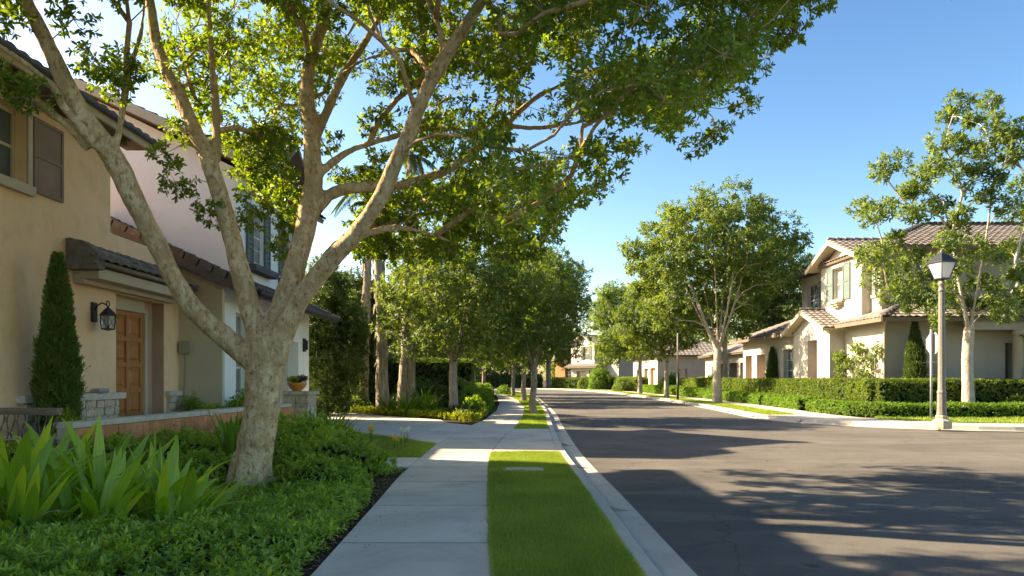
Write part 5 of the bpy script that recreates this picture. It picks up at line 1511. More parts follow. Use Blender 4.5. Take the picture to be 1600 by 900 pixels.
wall(h7, (0, 0, 0), X1, nY, 8, 0, 4.6, [(2, 3.4, 1, 3.2, .2), (4.6, 5.8, 0, 2.5, .4)], .2, 'stucco_orange', gable=(4, 6.4))
window(h7, (0, 0, 0), X1, nY, 2, 3.4, 1, 3.2, .18, 2, 2, 'trim_white', 'glass', split=False)
wall(h7, (8, 0, 0), Y1, X1, 8, 0, 4.6, [], .1, 'stucco_orange'); wall(h7, (0, 0, 0), Y1, nX, 8, 0, 4.6, [], .1, 'stucco_orange'); wall(h7, (0, 8, 0), X1, Y1, 8, 0, 4.6, [], .1, 'stucco_orange', gable=(4, 6.4))
roof(h7, [(-.5, -.5, 4.5), (-.5, 8.5, 4.5), (4, 8.5, 6.5), (4, -.5, 6.5)], 'tile', 'trim', .12, tw=.45, tl=.5); roof(h7, [(8.5, -.5, 4.5), (8.5, 8.5, 4.5), (4, 8.5, 6.5), (4, -.5, 6.5)], 'tile', 'trim', .12, tw=.45, tl=.5)

def street_house(label, X, Y0, Y1_, deep, z, openings, matw, matr, zr_=.42):
    h = thing('house', label, 'house', (X, Y0, .1))
    L_ = Y1_ - Y0
    wall(h, (X, Y0, 0), Y1, nX, L_, .1, z, openings, .5, matw)
    for o in openings:
        if o[4] < .4: window(h, (X, Y0, 0), Y1, nX, o[0], o[1], o[2], o[3], o[4] - .02, 2, 2, 'trim_white', 'glass', split=False)
        elif o[4] > 1: MB().box((X + o[4], Y0 + o[0] - .3, .1), (X + o[4] + .1, Y0 + o[1] + .3, o[3] + .2)).build('arcade_wall', M['recess'], h)
        else: garage_door(h, (X, Y0, 0), Y1, nX, o[0], o[1], o[3], o[4])
    wall(h, (X, Y0, 0), X1, nY, deep, .1, z, [(2, 3.2, .8, 2.6, .2)], .2, matw); window(h, (X, Y0, 0), X1, nY, 2, 3.2, .8, 2.6, .18, 2, 2, 'trim_white', 'glass', split=False)
    wall(h, (X, Y1_, 0), X1, Y1, deep, .1, z, [], .1, matw); wall(h, (X + deep, Y0, 0), Y1, X1, L_, .1, z, [], .1, matw)
    hip(h, X, X + deep, Y0, Y1_, z, .6, zr_, matr)
    return h
h5 = street_house('low house with shadowed arcade behind the palm trunks across the street', 19.5, 54, 71, 9, 3.7, [(1, 3.2, .1, 2.9, 1.4), (4, 6.2, .1, 2.9, 1.4), (7, 9.2, .1, 2.9, 1.4), (10, 12.2, .1, 2.9, 1.4), (13.2, 14.6, .9, 2.7, .2)], 'stucco_taupe_shade', 'tile')
MB().bbox((22.6, 58.0, 4.2), (23.4, 58.8, 6.4), .03).build('chimney', M['stucco_cream'], h5)
MB().bbox((22.5, 57.9, 6.4), (23.5, 58.9, 6.55), .03).build('chimney_cap', M['trim'], h5)
h6 = street_house('low cream house with pale garage doors behind the far street trees', 15.5, 75, 90, 9, 4.0, [(1, 4, .1, 2.7, .4), (5, 7.6, .1, 2.7, .4), (9, 10.2, .9, 2.6, .2), (11.5, 12.8, .9, 2.6, .2)], 'stucco_cream', 'tile')
h8 = thing('house', 'tan stone house glimpsed between palm trunks at left', 'house', (-9.3, 38, .1))
wall(h8, (-9.3, 38, 0), Y1, X1, 12, .1, 4.0, [(2, 3.4, 1, 2.8, .2), (7, 8.4, 1, 2.8, .2)], .2, 'stucco_orange')
window(h8, (-9.3, 38, 0), Y1, X1, 2, 3.4, 1, 2.8, .18, 2, 2, 'trim_white', 'glass', split=False); window(h8, (-9.3, 38, 0), Y1, X1, 7, 8.4, 1, 2.8, .18, 2, 2, 'trim_white', 'glass', split=False)
wall(h8, (-19, 38, 0), X1, nY, 9.7, .1, 4.0, [(4, 5.6, 1, 2.8, .2)], .2, 'stucco_tan'); window(h8, (-19, 38, 0), X1, nY, 4, 5.6, 1, 2.8, .18, 2, 2, 'trim_white', 'glass', split=False)
wall(h8, (-19, 50, 0), X1, Y1, 9.7, .1, 4.0, [], .1, 'stucco_tan'); wall(h8, (-19, 38, 0), Y1, nX, 12, .1, 4.0, [], .1, 'stucco_tan')
hip(h8, -19, -9.3, 38, 50, 4.0, .6, .42, 'tile')
MB().bbox((-9.0, 40.0, .1), (-7.9, 41.2, 6.3), .03).build('chimney', M['veneer'], h8)
for k in range(14):
    MB().bbox((-9.04 + .0 * k, 39.96, .3 + k * .42), (-7.86, 40.6, .3 + k * .42 + .36), .03).build('stone_course', M['veneer'], h8)
MB().bbox((-9.12, 39.88, 6.3), (-7.78, 41.3, 6.5), .03).build('chimney_cap', M['cap_stone'], h8)

# ================================================================== BIG STREET TREE
mt = thing('street_tree', 'large mottled multi-limbed tree arching over the sidewalk from the front bed', 'tree', (-3.32, 8.95, .12))
base = P3(392, 760, 8.95)
def limb(pts): return [P3(*p) for p in pts]
rw = 8.95 / 1100.
LIMBS = {
 'trunk': ([(391, 800, 8.95), (393, 768, 8.95), (398, 730, 8.95), (404, 690, 8.95), (411, 640, 8.95), (416, 590, 8.95), (418, 550, 8.95), (418, 515, 8.95)],
           [.32, .285, .268, .262, .258, .268, .29, .25]),
 'a': ([(405, 570, 8.95), (365, 535, 8.88), (325, 505, 8.8), (288, 462, 8.7), (262, 415, 8.6), (240, 370, 8.5), (215, 320, 8.4), (190, 272, 8.3), (165, 235, 8.2), (140, 200, 8.15), (112, 155, 8.05), (85, 95, 7.95), (62, 45, 7.85), (38, -5, 7.75), (10, -70, 7.6), (-20, -160, 7.4)],
       [.16, .185, .165, .155, .15, .148, .15, .165, .165, .15, .13, .118, .112, .105, .09, .06]),
 'a2': ([(190, 285, 8.3), (165, 240, 8.15), (130, 205, 8.0), (100, 170, 7.9), (80, 133, 7.8), (40, 100, 7.7), (0, 72, 7.6), (-60, 40, 7.4)], [.09, .10, .075, .06, .05, .046, .04, .03]),
 'a3': ([(140, 232, 8.15), (100, 192, 8.0), (60, 165, 7.9), (25, 152, 7.8), (-10, 146, 7.7), (-80, 120, 7.4)], [.09, .058, .048, .043, .04, .03]),
 'a4': ([(168, 262, 8.25), (180, 225, 8.3), (190, 180, 8.35), (198, 135, 8.4), (206, 100, 8.5), (220, 50, 8.7), (225, 0, 8.9)], [.085, .062, .052, .048, .045, .04, .03]),
 'b': ([(415, 545, 8.95), (398, 500, 9.0), (382, 455, 9.05), (368, 400, 9.1), (352, 340, 9.2), (340, 290, 9.3), (322, 240, 9.35), (298, 190, 9.4), (275, 140, 9.5), (255, 95, 9.6), (240, 40, 9.7), (230, -30, 9.8), (215, -120, 10)],
       [.18, .165, .15, .138, .132, .13, .125, .115, .105, .095, .085, .07, .05]),
 'b2': ([(338, 250, 9.35), (339, 205, 9.5), (337, 165, 9.6), (333, 110, 9.7), (328, 50, 9.9), (325, -20, 10.1)], [.08, .072, .065, .055, .045, .035]),
 'c': ([(425, 540, 8.95), (438, 490, 9.1), (455, 440, 9.25), (468, 390, 9.4), (480, 335, 9.5), (490, 285, 9.6), (489, 240, 9.7), (486, 190, 9.8), (478, 140, 9.9), (483, 95, 10.0), (500, 45, 10.1), (512, -5, 10.2), (520, -80, 10.4), (530, -160, 10.6)],
       [.20, .19, .175, .165, .155, .15, .14, .13, .12, .11, .10, .09, .07, .05]),
 'c2': ([(490, 225, 9.75), (510, 175, 9.9), (530, 130, 10.1), (555, 90, 10.3), (580, 50, 10.5), (605, 0, 10.7), (630, -60, 11)], [.085, .08, .07, .062, .055, .045, .035]),
 'd': ([(492, 330, 9.5), (512, 305, 9.6), (550, 295, 9.75), (600, 291, 9.9), (640, 286, 10.05), (680, 274, 10.2), (715, 256, 10.4), (750, 228, 10.6), (785, 200, 10.8), (815, 172, 11), (845, 148, 11.2), (880, 132, 11.4), (930, 110, 11.7), (990, 95, 12)],
       [.10, .095, .088, .085, .082, .08, .075, .068, .06, .052, .046, .04, .035, .03]),
 'd2': ([(735, 240, 10.5), (780, 262, 10.7), (830, 262, 10.9), (880, 248, 11.1), (930, 240, 11.4), (990, 235, 11.7)], [.05, .042, .038, .034, .028, .02]),
 'd3': ([(790, 196, 10.8), (840, 200, 11), (900, 192, 11.3), (960, 180, 11.6), (1030, 165, 12)], [.045, .04, .036, .03, .02]),
 'e': ([(492, 280, 9.62), (520, 255, 9.75), (555, 232, 9.9), (600, 218, 10), (640, 207, 10.1), (690, 200, 10.3), (740, 205, 10.6)], [.07, .062, .055, .05, .048, .04, .03]),
 'f': ([(430, 560, 8.9), (452, 500, 8.8), (480, 450, 8.7), (515, 408, 8.6), (550, 372, 8.5), (580, 332, 8.4), (603, 290, 8.35), (622, 245, 8.3), (642, 200, 8.25), (660, 155, 8.2), (680, 112, 8.15), (702, 75, 8.1), (728, 38, 8.05), (755, 0, 8.0), (785, -60, 7.9), (830, -140, 7.8)],
       [.18, .155, .14, .13, .122, .115, .108, .102, .098, .096, .098, .088, .08, .072, .06, .04]),
 'f2': ([(694, 85, 8.15), (688, 50, 8.2), (674, 10, 8.25), (660, -30, 8.3), (640, -100, 8.5)], [.06, .052, .045, .038, .03]),
 'f3': ([(675, 118, 8.2), (640, 78, 8.5), (600, 85, 8.8), (560, 98, 9.1), (530, 118, 9.4)], [.04, .036, .032, .028, .024]),
 'f4': ([(560, 372, 8.55), (600, 357, 8.8), (640, 358, 9.1), (680, 368, 9.4), (710, 380, 9.7)], [.05, .045, .038, .03, .022]),
 'f5': ([(470, 470, 8.9), (500, 420, 9.3), (520, 390, 9.8), (560, 360, 10.3), (620, 345, 10.8), (690, 330, 11.4), (760, 330, 12)], [.11, .095, .08, .065, .055, .045, .03]),
 'g': ([(755, 0, 8.0), (810, -30, 8.2), (880, -60, 8.6), (960, -70, 9.0), (1050, -60, 9.4), (1130, -40, 9.8)], [.06, .055, .048, .04, .032, .025]),
}
sk = Skel(limb([LIMBS['trunk'][0][0]])[0], .36)
trunk_mb = MB()
idx_of = {}
def add_chain(pts, rr, par):
    for p, r in zip(pts, rr): par = sk.add(p, par, r)
    return par
def nearest(p): return min(range(len(sk.p)), key=lambda i: (sk.p[i] - p).length)
for key, (pp, rr) in LIMBS.items():
    pts = limb(pp)
    cr = catmull([(*p,) for p in pts], .16)
    # interpolate radii along the smoothed line
    tot = [0]
    for i in range(1, len(pts)): tot.append(tot[-1] + (pts[i] - pts[i - 1]).length)
    acc = 0; rl_ = []
    for i, p in enumerate(cr):
        if i: acc += (p - cr[i - 1]).length
        rl_.append(float(np.interp(acc, tot, rr)))
    rl_ = [r * (.78 if key[0] == 'a' else .87) for r in rl_]
    cr = [p + Vector((noise.noise(p * 1.3), noise.noise(p * 1.3 + Vector((9, 0, 0))), noise.noise(p * 1.3 + Vector((0, 9, 0))))) * min(.05, r * .28) for p, r in zip(cr, rl_)]
    trunk_mb.tube(cr, rl_, 12, wob=.18)
    par = 0 if key == 'trunk' else nearest(cr[0])
    add_chain(cr[1:] if key == 'trunk' else cr, rl_[1:] if key == 'trunk' else rl_, par)
# root flare
for k in range(6):
    a = k * 1.047 + .3
    b0 = Vector((base.x, base.y, .05))
    trunk_mb.tube([b0 + Vector((math.cos(a) * .34, math.sin(a) * .34, -.05)), b0 + Vector((math.cos(a) * .22, math.sin(a) * .22, .14)), b0 + Vector((math.cos(a) * .13, math.sin(a) * .13, .5))], [.06, .085, .09], 8)
tme = trunk_mb.mesh('trunk', M['bark_main'], OFF[mt.name])
tr = bpy.data.objects.new('trunk', tme); link(tr, mt); OFF['trunk_main'] = OFF[mt.name]
rmod = tr.modifiers.new('blend', 'REMESH'); rmod.mode = 'VOXEL'; rmod.voxel_size = .022; rmod.use_smooth_shade = True
smod = tr.modifiers.new('smooth', 'SMOOTH'); smod.factor = .6; smod.iterations = 5
dg = bpy.context.evaluated_depsgraph_get()
ev = bpy.data.meshes.new_from_object(tr.evaluated_get(dg))
tr.modifiers.clear(); tr.data = ev
ev.materials.clear(); ev.materials.append(M['bark_main'])
nv = len(ev.vertices); co = np.empty(nv * 3, dtype=np.float32); no = np.empty(nv * 3, dtype=np.float32)
ev.vertices.foreach_get('co', co); ev.vertices.foreach_get('normal', no)
co = co.reshape(-1, 3); no = no.reshape(-1, 3)
dsp = np.array([noise.noise(Vector((p[0] * 5, p[1] * 5, p[2] * 2.6))) * .012 + noise.noise(Vector((p[0] * 17, p[1] * 17, p[2] * 9))) * .006 for p in co.tolist()])
co = co + no * dsp[:, None]
ev.vertices.foreach_set('co', co.ravel().astype(np.float32)); ev.update()
NSK = len(sk.p)

# canopy clump centres: lower edge of the crown as a function of the bearing, measured on the photo, then spread in depth
low_x = [-260, 0, 60, 120, 150, 185, 230, 300, 350, 400, 450, 500, 560, 620, 660, 700, 760, 850, 880, 930, 980, 1040, 1100, 1150, 1190, 1220, 1265, 1300, 1340, 1420]
low_y = [10, 0, -30, 15, 35, 75, 120, 175, 240, 290, 300, 280, 250, 270, 330, 365, 370, 345, 300, 270, 245, 215, 180, 120, 60, 30, 25, -20, -80, -160]
gaps = [(740, 150, 10), (590, 60, 8), (620, 245, 26), (560, 150, 22), (850, 128, 26), (462, 250, 24), (820, 215, 20), (625, 165, 16), (905, 210, 18), (170, 40, 40), (95, 55, 60), (40, 30, 40), (960, 60, 12), (1060, 25, 16), (985, 210, 18), (520, 330, 18), (540, 210, 16)]
rng = np.random.default_rng(21)
CL = []
tries = 0
while len(CL) < 800 and tries < 120000:
    tries += 1
    px = rng.uniform(-260, 1420); py = rng.uniform(-420, 380); Y = rng.uniform(6.6, 14.6)
    if px < 520 and py > 40 and Y < 9.7: continue
    if px < 760 and py > -20 and Y < 8.9: continue
    if py > np.interp(px, low_x, low_y) - 12 - 6 * abs(rng.normal()): continue
    if py > -40 and any((px - gx) ** 2 + (py - gy) ** 2 < (gr + 25) ** 2 for gx, gy, gr in gaps): continue
    if px > 1150 and Y < 8 and py < -100 and rng.random() < .5: continue
    p = P3(px, py, Y)
    # crown is a wide dome: cut its top and its far corners
    if p.z > 9.8 - .055 * (p.x + .5) ** 2 - .035 * (p.y - 10) ** 2: continue
    if p.z < 2.9: continue
    if any((p - q).length < .38 for q in CL): continue
    CL.append(p)
NB = len(CL)
tries = 0
while len(CL) < NB + 300 and tries < 30000:      # unseen upper dome, extra clumps added to thicken its shade on the road
    tries += 1
    p = Vector((rng.uniform(-1.5, 6.2), rng.uniform(6.5, 15.0), rng.uniform(6.0, 10.6)))
    if (592 - (p.z - 1.5) * 1100 / p.y) > -70: continue
    if ((p.x - .3) / 6.2) ** 2 + ((p.y - 10.8) / 4.8) ** 2 + ((p.z - 6) / 4.6) ** 2 > 1: continue
    if any((p - q).length < .44 for q in CL): continue
    CL.append(p)
SPR = [(1030, 165, 11.9), (1000, 180, 11.8), (1050, 190, 12), (985, 225, 11.6), (430, 250, 10.2), (450, 285, 10.3), (405, 235, 10.0), (420, 205, 10.2), (385, 265, 9.9), (440, 225, 10.5), (455, 315, 10.6), (372, 225, 9.9), (462, 345, 10.8), (432, 300, 10.6), (258, 240, 9.4), (285, 205, 9.5), (275, 285, 9.3), (395, 300, 10.0), (425, 325, 10.1), (442, 385, 10.2), (385, 345, 9.8), (20, 128, 7.6), (48, 150, 7.7), (188, 118, 8.3), (150, 95, 8.0), (208, 95, 8.4), (178, 132, 8.2),
       (330, 330, 9.2), (115, 30, 7.9), (10, 20, 7.6), (455, 345, 10.2), (475, 300, 10.2), (415, 270, 9.9), (700, 385, 9.8), (660, 395, 10.0), (745, 390, 11), (640, 350, 10), (600, 335, 10.4), (560, 345, 10.6), (820, 380, 12), (860, 365, 12), (790, 395, 12.4), (1240, 45, 9.6), (1225, 60, 9.7), (1280, 0, 9.5),
       (1180, 105, 10), (1120, 205, 11), (1085, 230, 11.2), (935, 295, 11.6), (905, 305, 11.4), (1160, 160, 10.5), (870, 340, 11.8), (720, 340, 11.5), (780, 350, 12), (610, 395, 11), (640, 300, 10.8), (690, 300, 11), (540, 275, 10.9), (590, 250, 10.8)]
random.seed(77)
for _ in range(64):      # the dense low skirt of the crown over the sidewalk
    qx = random.uniform(560, 885); qy = random.uniform(285, 392 if qx < 840 else 340)
    SPR.append((qx, qy, random.uniform(10.4, 13.2)))
SP = [P3(*q) for q in SPR]
for c in sorted(CL, key=lambda q: (q - sk.p[10]).length): sk.attach(c, step=.3, pen=.12, first=8, lift=.1)
for c in SP: sk.attach(c, step=.25, pen=.05, first=8, lift=-.1)
sk.radii(.0055, 2.2)
# twigs and branches beyond the hand-shaped limbs
br = MB(); big_n = 0
stack = [k for i in range(NSK) for k in sk.kids[i] if k >= NSK]
for s0 in stack:
    st = [(s0, sk.par[s0])]
    while st:
        i, pr = st.pop(); pts = [sk.p[pr]]; rr = [min(sk.r[i] * 1.2, .045)]
        while True:
            pts.append(sk.p[i]); rr.append(min(sk.r[i], .04))
            ks = sorted([k for k in sk.kids[i]], key=lambda k: -sk.r[k])
            if not ks: break
            for k in ks[1:]: st.append((k, i))
            i = ks[0]
        if rr[0] > .028:
            bb = MB(); bb.tube(pts, rr, 7, wob=.1); bb.build('branch', M['bark_main'], mt); big_n += 1
        else: br.tube(pts, rr, 5 if rr[0] > .012 else 4, caps=False)
br.build('twigs', M['bark_main'], mt, kind='stuff')
cl = np.array([tuple(c) for c in CL]); sp_ = np.array([tuple(c) for c in SP])
crad = rng.uniform(.26, .50, len(cl)); crad[NB:] *= 1.2; print('CLUMPS', NB, len(cl))
B, D, Nn, Ln, Wn, pts, idx = crown_leaves(cl, crad, 38, 7, .080, .46, rng, np.array([0, 10, 5.0]), upbias=.35, flat=.75)
B2, D2, N2, L2, W2, p2, i2 = crown_leaves(sp_, np.full(len(sp_), .24), 30, 7, .082, .46, rng, np.array([0, 10, 5.0]), upbias=.0)
B, D, Nn, Ln, Wn = [np.concatenate(q) for q in ((B, B2), (D, D2), (Nn, N2), (Ln, L2), (Wn, W2))]
D = D + np.array([0, 0, -.18])
# shoot stems inside each clump
stm = MB()
for k in range(0, len(pts), 5):
    c = Vector(cl[idx[k]]); stm.tube([c, c.lerp(Vector(pts[k]), .5) + Vector((0, 0, -.015)), Vector(pts[k])], [.005, .004, .0025], 3, caps=False)
for k in range(0, len(p2), 2):
    c = Vector(sp_[i2[k]]); stm.tube([c, Vector(p2[k])], [.005, .0025], 3, caps=False)
stm.build('shoot_stems', M['bark_main'], mt, kind='stuff')
# the 300 leaves that show largest become leaves of their own, the rest is one crown
vis = (B[:, 1] > 5) & (np.abs(B[:, 0] / B[:, 1]) < .72) & ((B[:, 2] - 1.5) / B[:, 1] < .53)
score = np.where(vis, Ln / B[:, 1], 0); big = np.argsort(-score)[:300]
keep = np.ones(len(B), bool); keep[big] = False
leaves('crown', B[keep], D[keep], Nn[keep], Ln[keep], Wn[keep], M['leaf_main'], mt, detail=2)
lm = []
for v_ in range(4):
    o = leaves('leaf', np.zeros((1, 3)), np.array([[0, 1., 0]]), np.array([[0, 0, 1.]]), 1.0, .44 + .03 * v_, M['leaf_main'], None, detail=2, kind=None, droop=.08 + .05 * v_)
    lm.append(o.data); bpy.data.objects.remove(o, do_unlink=True)
for j, i in enumerate(big):
    d_ = Vector(D[i]).normalized(); n_ = Vector(Nn[i]); n_ = (n_ - d_ * n_.dot(d_)).normalized(); r_ = d_.cross(n_)
    o = bpy.data.objects.new('leaf', lm[j % 4]); mtx = Matrix((r_, d_, n_)).transposed().to_4x4()
    s_ = float(Ln[i]); o.matrix_local = Matrix.Translation(Vector(B[i]) - OFF[mt.name]) @ mtx @ Matrix.Diagonal((s_, s_, s_, 1)); link(o, mt)

# ================================================================== FRONT BED (ground cover, shrubs, strap plants)
def edge_l(y): return np.interp(y, SL[:, 0], SL[:, 1])
def cover_h(x, y):
    d_edge = np.clip((edge_l(y) - .02 - x), 0, 3)
    near_trunk = np.clip(np.hypot((x + 3.2) / 1.0, (y - 8.2) / 1.5) - .25, 0, 1)
    nn_ = np.array([noise.noise(Vector((a * .9, b * .9, 3.3))) + .5 * noise.noise(Vector((a * 2.6, b * 2.6, 7.7))) for a, b in zip(x, y)])
    return .12 + (.05 + .11 * nn_ + .12 * np.clip((y < 6) * 1. + .15, 0, 1) * np.clip(d_edge, 0, 2) / 2) * np.clip(d_edge / .35, 0, 1) * near_trunk
gx = np.arange(-8.0, -1.4, .22); gy = np.arange(2.6, 11.3, .22)
XX, YY = np.meshgrid(gx, gy); hh = cover_h(XX.ravel(), YY.ravel()).reshape(XX.shape) - .045
V = np.stack([XX.ravel(), YY.ravel(), np.maximum(hh.ravel(), .108)], 1)
nxg, nyg = len(gx), len(gy)
F = [(j * nxg + i, j * nxg + i + 1, (j + 1) * nxg + i + 1, (j + 1) * nxg + i) for j in range(nyg - 1) for i in range(nxg - 1)
     if gx[i + 1] < edge_l(gy[j]) - .05 and gx[i + 1] < edge_l(gy[j + 1]) - .05]
o = bpy.data.objects.new('bed_soil', np_mesh('bed_soil', V, F, M['soil'], smooth=True)); link(o); o['kind'] = 'structure'
bed = [(-1.46, 2.8), (-1.47, 5), (-1.56, 7.6), (-1.75, 8.8), (-2.1, 10.0), (-2.6, 10.85), (-6.4, 10.4), (-7.8, 9.4), (-7.8, 2.8)]
def cover(name, poly, dens, L0, label, k=8, mat='leaf_cover', zadd=(-.02, .03), wr=.46, lo=52, hi=92):
    x, y = scatter(poly, dens)
    z = cover_h(x, y) + RNG.uniform(zadd[0], zadd[1], len(x))
    rag = (edge_l(y) - x) > RNG.uniform(-.03, .2, len(x))
    x, y, z = x[rag], y[rag], z[rag]
    P_ = np.stack([x, y, z], 1); A_ = np.stack([RNG.normal(.15, .5, len(x)), RNG.normal(-.1, .5, len(x)), np.ones(len(x))], 1)
    o = shoot_cloud(name, P_, A_, k, L0, wr, M[mat], None, lo=lo, hi=hi, slen=.9, detail=1)
    props(o, label, 'ground cover', kind='stuff')
cover('ground_cover', [p for p in bed if True], 480, .046, 'dense small-leaved green ground cover filling the front bed')
cover('ground_cover', bed, 40, .075, 'paler larger-leaved sprigs pushing through the front bed', k=7, mat='leaf_shrub', zadd=(.0, .07), wr=.38, lo=30, hi=80)
fl = [(-5.2, 2.9), (-2.35, 2.9), (-2.5, 4.6), (-3.0, 5.35), (-5.3, 5.7), (-6, 5.2)]
x, y = scatter(fl, 170)
z = cover_h(x, y) + RNG.uniform(.0, .10, len(x))
o = shoot_cloud('whorled_shrubs', np.stack([x, y, z], 1), np.stack([RNG.normal(.1, .4, len(x)), RNG.normal(-.15, .4, len(x)), np.ones(len(x))], 1), 9, .062, .33, M['leaf_shrub'], None, lo=35, hi=80, slen=.7, detail=2)
props(o, 'low whorled-leaf planting in the bottom left foreground', 'ground cover', kind='stuff')

G = 'rounded shrubs in the front bed'
SH = [((-2.75, 10.35, .1), (.95, .75, .56), 'broad low green shrub mound nearest the sidewalk right of the big trunk'),
      ((-3.55, 11.6, .1), (.85, .8, .72), 'taller fresh green shrub behind the mound right of the trunk'),
      ((-2.55, 9.25, .1), (.6, .5, .34), 'small low shrub just right of the trunk foot'),
      ((-4.75, 10.2, .1), (.75, .7, .62), 'dark gapped shrub left of the trunk below the brick wall'),
      ((-5.7, 10.1, .1), (.75, .6, .55), 'shrub under the left end of the brick wall'),
      ((-4.5, 12.6, .1), (.8, .9, .66), 'shrub hiding the brick wall right behind the big trunk'),
      ((-4.1, 9.35, .1), (.5, .45, .42), 'little shrub close to the left side of the trunk'),
      ((-5.0, 13.6, .1), (.7, 1.0, .60), 'shrub between the brick wall and the agapanthus clump'),
      ((-6.6, 9.3, .1), (.8, .7, .5), 'leafy shrub below the iron railing')]
for i, (c, R, lab) in enumerate(SH):
    shrub(lab, c, R, 260, .048, 'leaf_shrub' if i in (1, 5, 7) else 'leaf_cover', 8, G, seed=i * 3 + 1, lumps=.34)

# broad strap-leaved plants, each leaf its own object
SM = [strap_mesh('leaf', 1.0, .128 + .014 * (k % 3), .25 + .14 * k, random.uniform(-.5, .5), M['strap']) for k in range(7)]
SMD = strap_mesh('leaf', 1.0, .07, 2.3, .9, M['litter'])
PLN = [((-4.55, 6.35, .2), 30, 1.05, 'tall broad strap-leaved plant at the left picture edge'),
       ((-4.1, 5.95, .2), 26, .86, 'second strap-leaved plant from the left, in the front row'),
       ((-3.95, 6.7, .2), 30, 1.05, 'upright strap-leaved plant in front of the railing'),
       ((-3.55, 6.1, .2), 26, .84, 'strap-leaved plant with splayed leaves in the middle of the clump'),
       ((-3.30, 6.6, .2), 26, .90, 'strap-leaved plant leaning towards the big tree'),
       ((-3.02, 6.35, .2), 22, .72, 'smallest strap-leaved plant at the right end of the clump'),
       ((-4.9, 7.5, .2), 24, 1.1, 'strap-leaved plant behind the front row near the railing')]
for pi, (c, n, L0, lab) in enumerate(PLN):
    r = thing('strap_leaf_plant', lab, 'plant', c, 'broad strap-leaved plants in the front bed')
    random.seed(100 + pi)
    for k in range(n):
        az = -k * 2.4 + random.uniform(-.5, .5); til = .03 + .70 * (k / n) ** 1.1 + random.uniform(-.10, .18)
        o = bpy.data.objects.new('leaf', SM[random.randrange(7)])
        s_ = L0 * random.uniform(.50, 1.10) * (1 - .12 * k / n)
        if k in (n - 2, n - 6): o.data = SMD
        m_ = Matrix.Rotation(-.24, 4, 'Y').inverted() @ Matrix.Rotation(az, 4, 'Z') @ Matrix.Rotation(-til, 4, 'X')
        o.matrix_local = Matrix.Translation((math.sin(-az) * .13 * (k / n) + random.gauss(0, .07), math.cos(az) * .13 * (k / n) + random.gauss(0, .07), 0)) @ m_ @ Matrix.Scale(s_, 4)
        link(o, r)
tuft('upright dark strap-leaved plant against the left side of the big trunk', (-3.95, 9.9, .15), 16, .92, .085, 'strap_dark', 5, .30, foot=.08, curl=.35)
tuft('large agapanthus clump beside the grey stone pillar', (-3.75, 14.3, .12), 90, .85, .055, 'strap_dark', 6, .95, name='agapanthus', foot=.35)
tuft('agapanthus clump left of the larger one by the pillar', (-4.5, 15.6, .12), 60, .8, .05, 'strap_dark', 16, .9, name='agapanthus', foot=.3)
tuft('agapanthus clump arching over the short garden path', (-2.45, 11.0, .12), 90, .58, .034, 'strap_dark', 7, 1.05, name='agapanthus', foot=.22)
tuft('narrow-leaved clump spilling onto the mulch by the sidewalk', (-2.05, 10.2, .12), 60, .42, .026, 'strap_dark', 8, 1.1, name='agapanthus', foot=.18)
tuft('long-leaved clump between the shrub mound and the grass triangle', (-3.0, 13.0, .12), 60, .62, .04, 'strap_dark', 9, .9, name='agapanthus', foot=.25)
def flower(label, c, n, r, mat, h):
    root = thing('flowers', label, 'flowers', c)
    st = MB(); B = []; A = []
    for i in range(n):
        a = random.uniform(0, 6.28); q = Vector(c) + Vector((math.cos(a) * random.uniform(0, r), math.sin(a) * random.uniform(0, r), 0)); t = q + Vector((random.gauss(0, .03), random.gauss(0, .03), h * random.uniform(.7, 1.1)))
        st.tube([q, t], [.005, .004], 4); B.append(t); A.append((random.gauss(0, .4), -.5, .8))
    st.build('stems', M['stem_green'], root)
    shoot_cloud('petals', np.array([tuple(b) for b in B]), np.array(A), 6, .062, .6, M[mat], root, lo=50, hi=85)
flower('yellow daffodil-like flowers at the left corner of the grass triangle', (-2.95, 14.8, .12), 9, .12, 'yellow', .34)
flower('yellow flowers at the near edge of the grass triangle', (-2.25, 13.7, .12), 7, .10, 'yellow', .26)
flower('white flowers beside the yellow ones on the grass triangle', (-2.2, 14.5, .12), 9, .14, 'white_petal', .32)
flower('white flowers standing by the arching agapanthus', (-3.05, 12.6, .12), 10, .12, 'white_petal', .40)

# planter strip behind the garden wall
for i, (c, R, lab) in enumerate([((-6.45, 16.9, .6), (.35, .55, .52), 'leafy plant behind the brick wall in front of the white house'), ((-6.5, 17.9, .6), (.3, .5, .42), 'second leafy plant behind the brick wall near the white pilaster'),
                                 ((-6.8, 15.9, .6), (.3, .4, .28), 'low plant behind the brick wall by the meter box wall'), ((-7.6, 16.8, .6), (.22, .2, .45), 'sparse potted-looking plant by the stone ledge')]):
    shrub(lab, c, R, 190, .07, 'leaf_shrub', 6, 'plants behind the brick wall', seed=40 + i, core=False, lumps=.4, shells=(1., .7, .4))
cypress('dense conical cypress in front of the tan wall', (-7.58, 11.75, .55), .28, 2.95, .062, 2.4, seed=3)
shrub('small bright green plant at the cypress foot', (-7.15, 11.3, .55), (.18, .2, .42), 300, .05, 'leaf_bright', 6, seed=55, core=False)

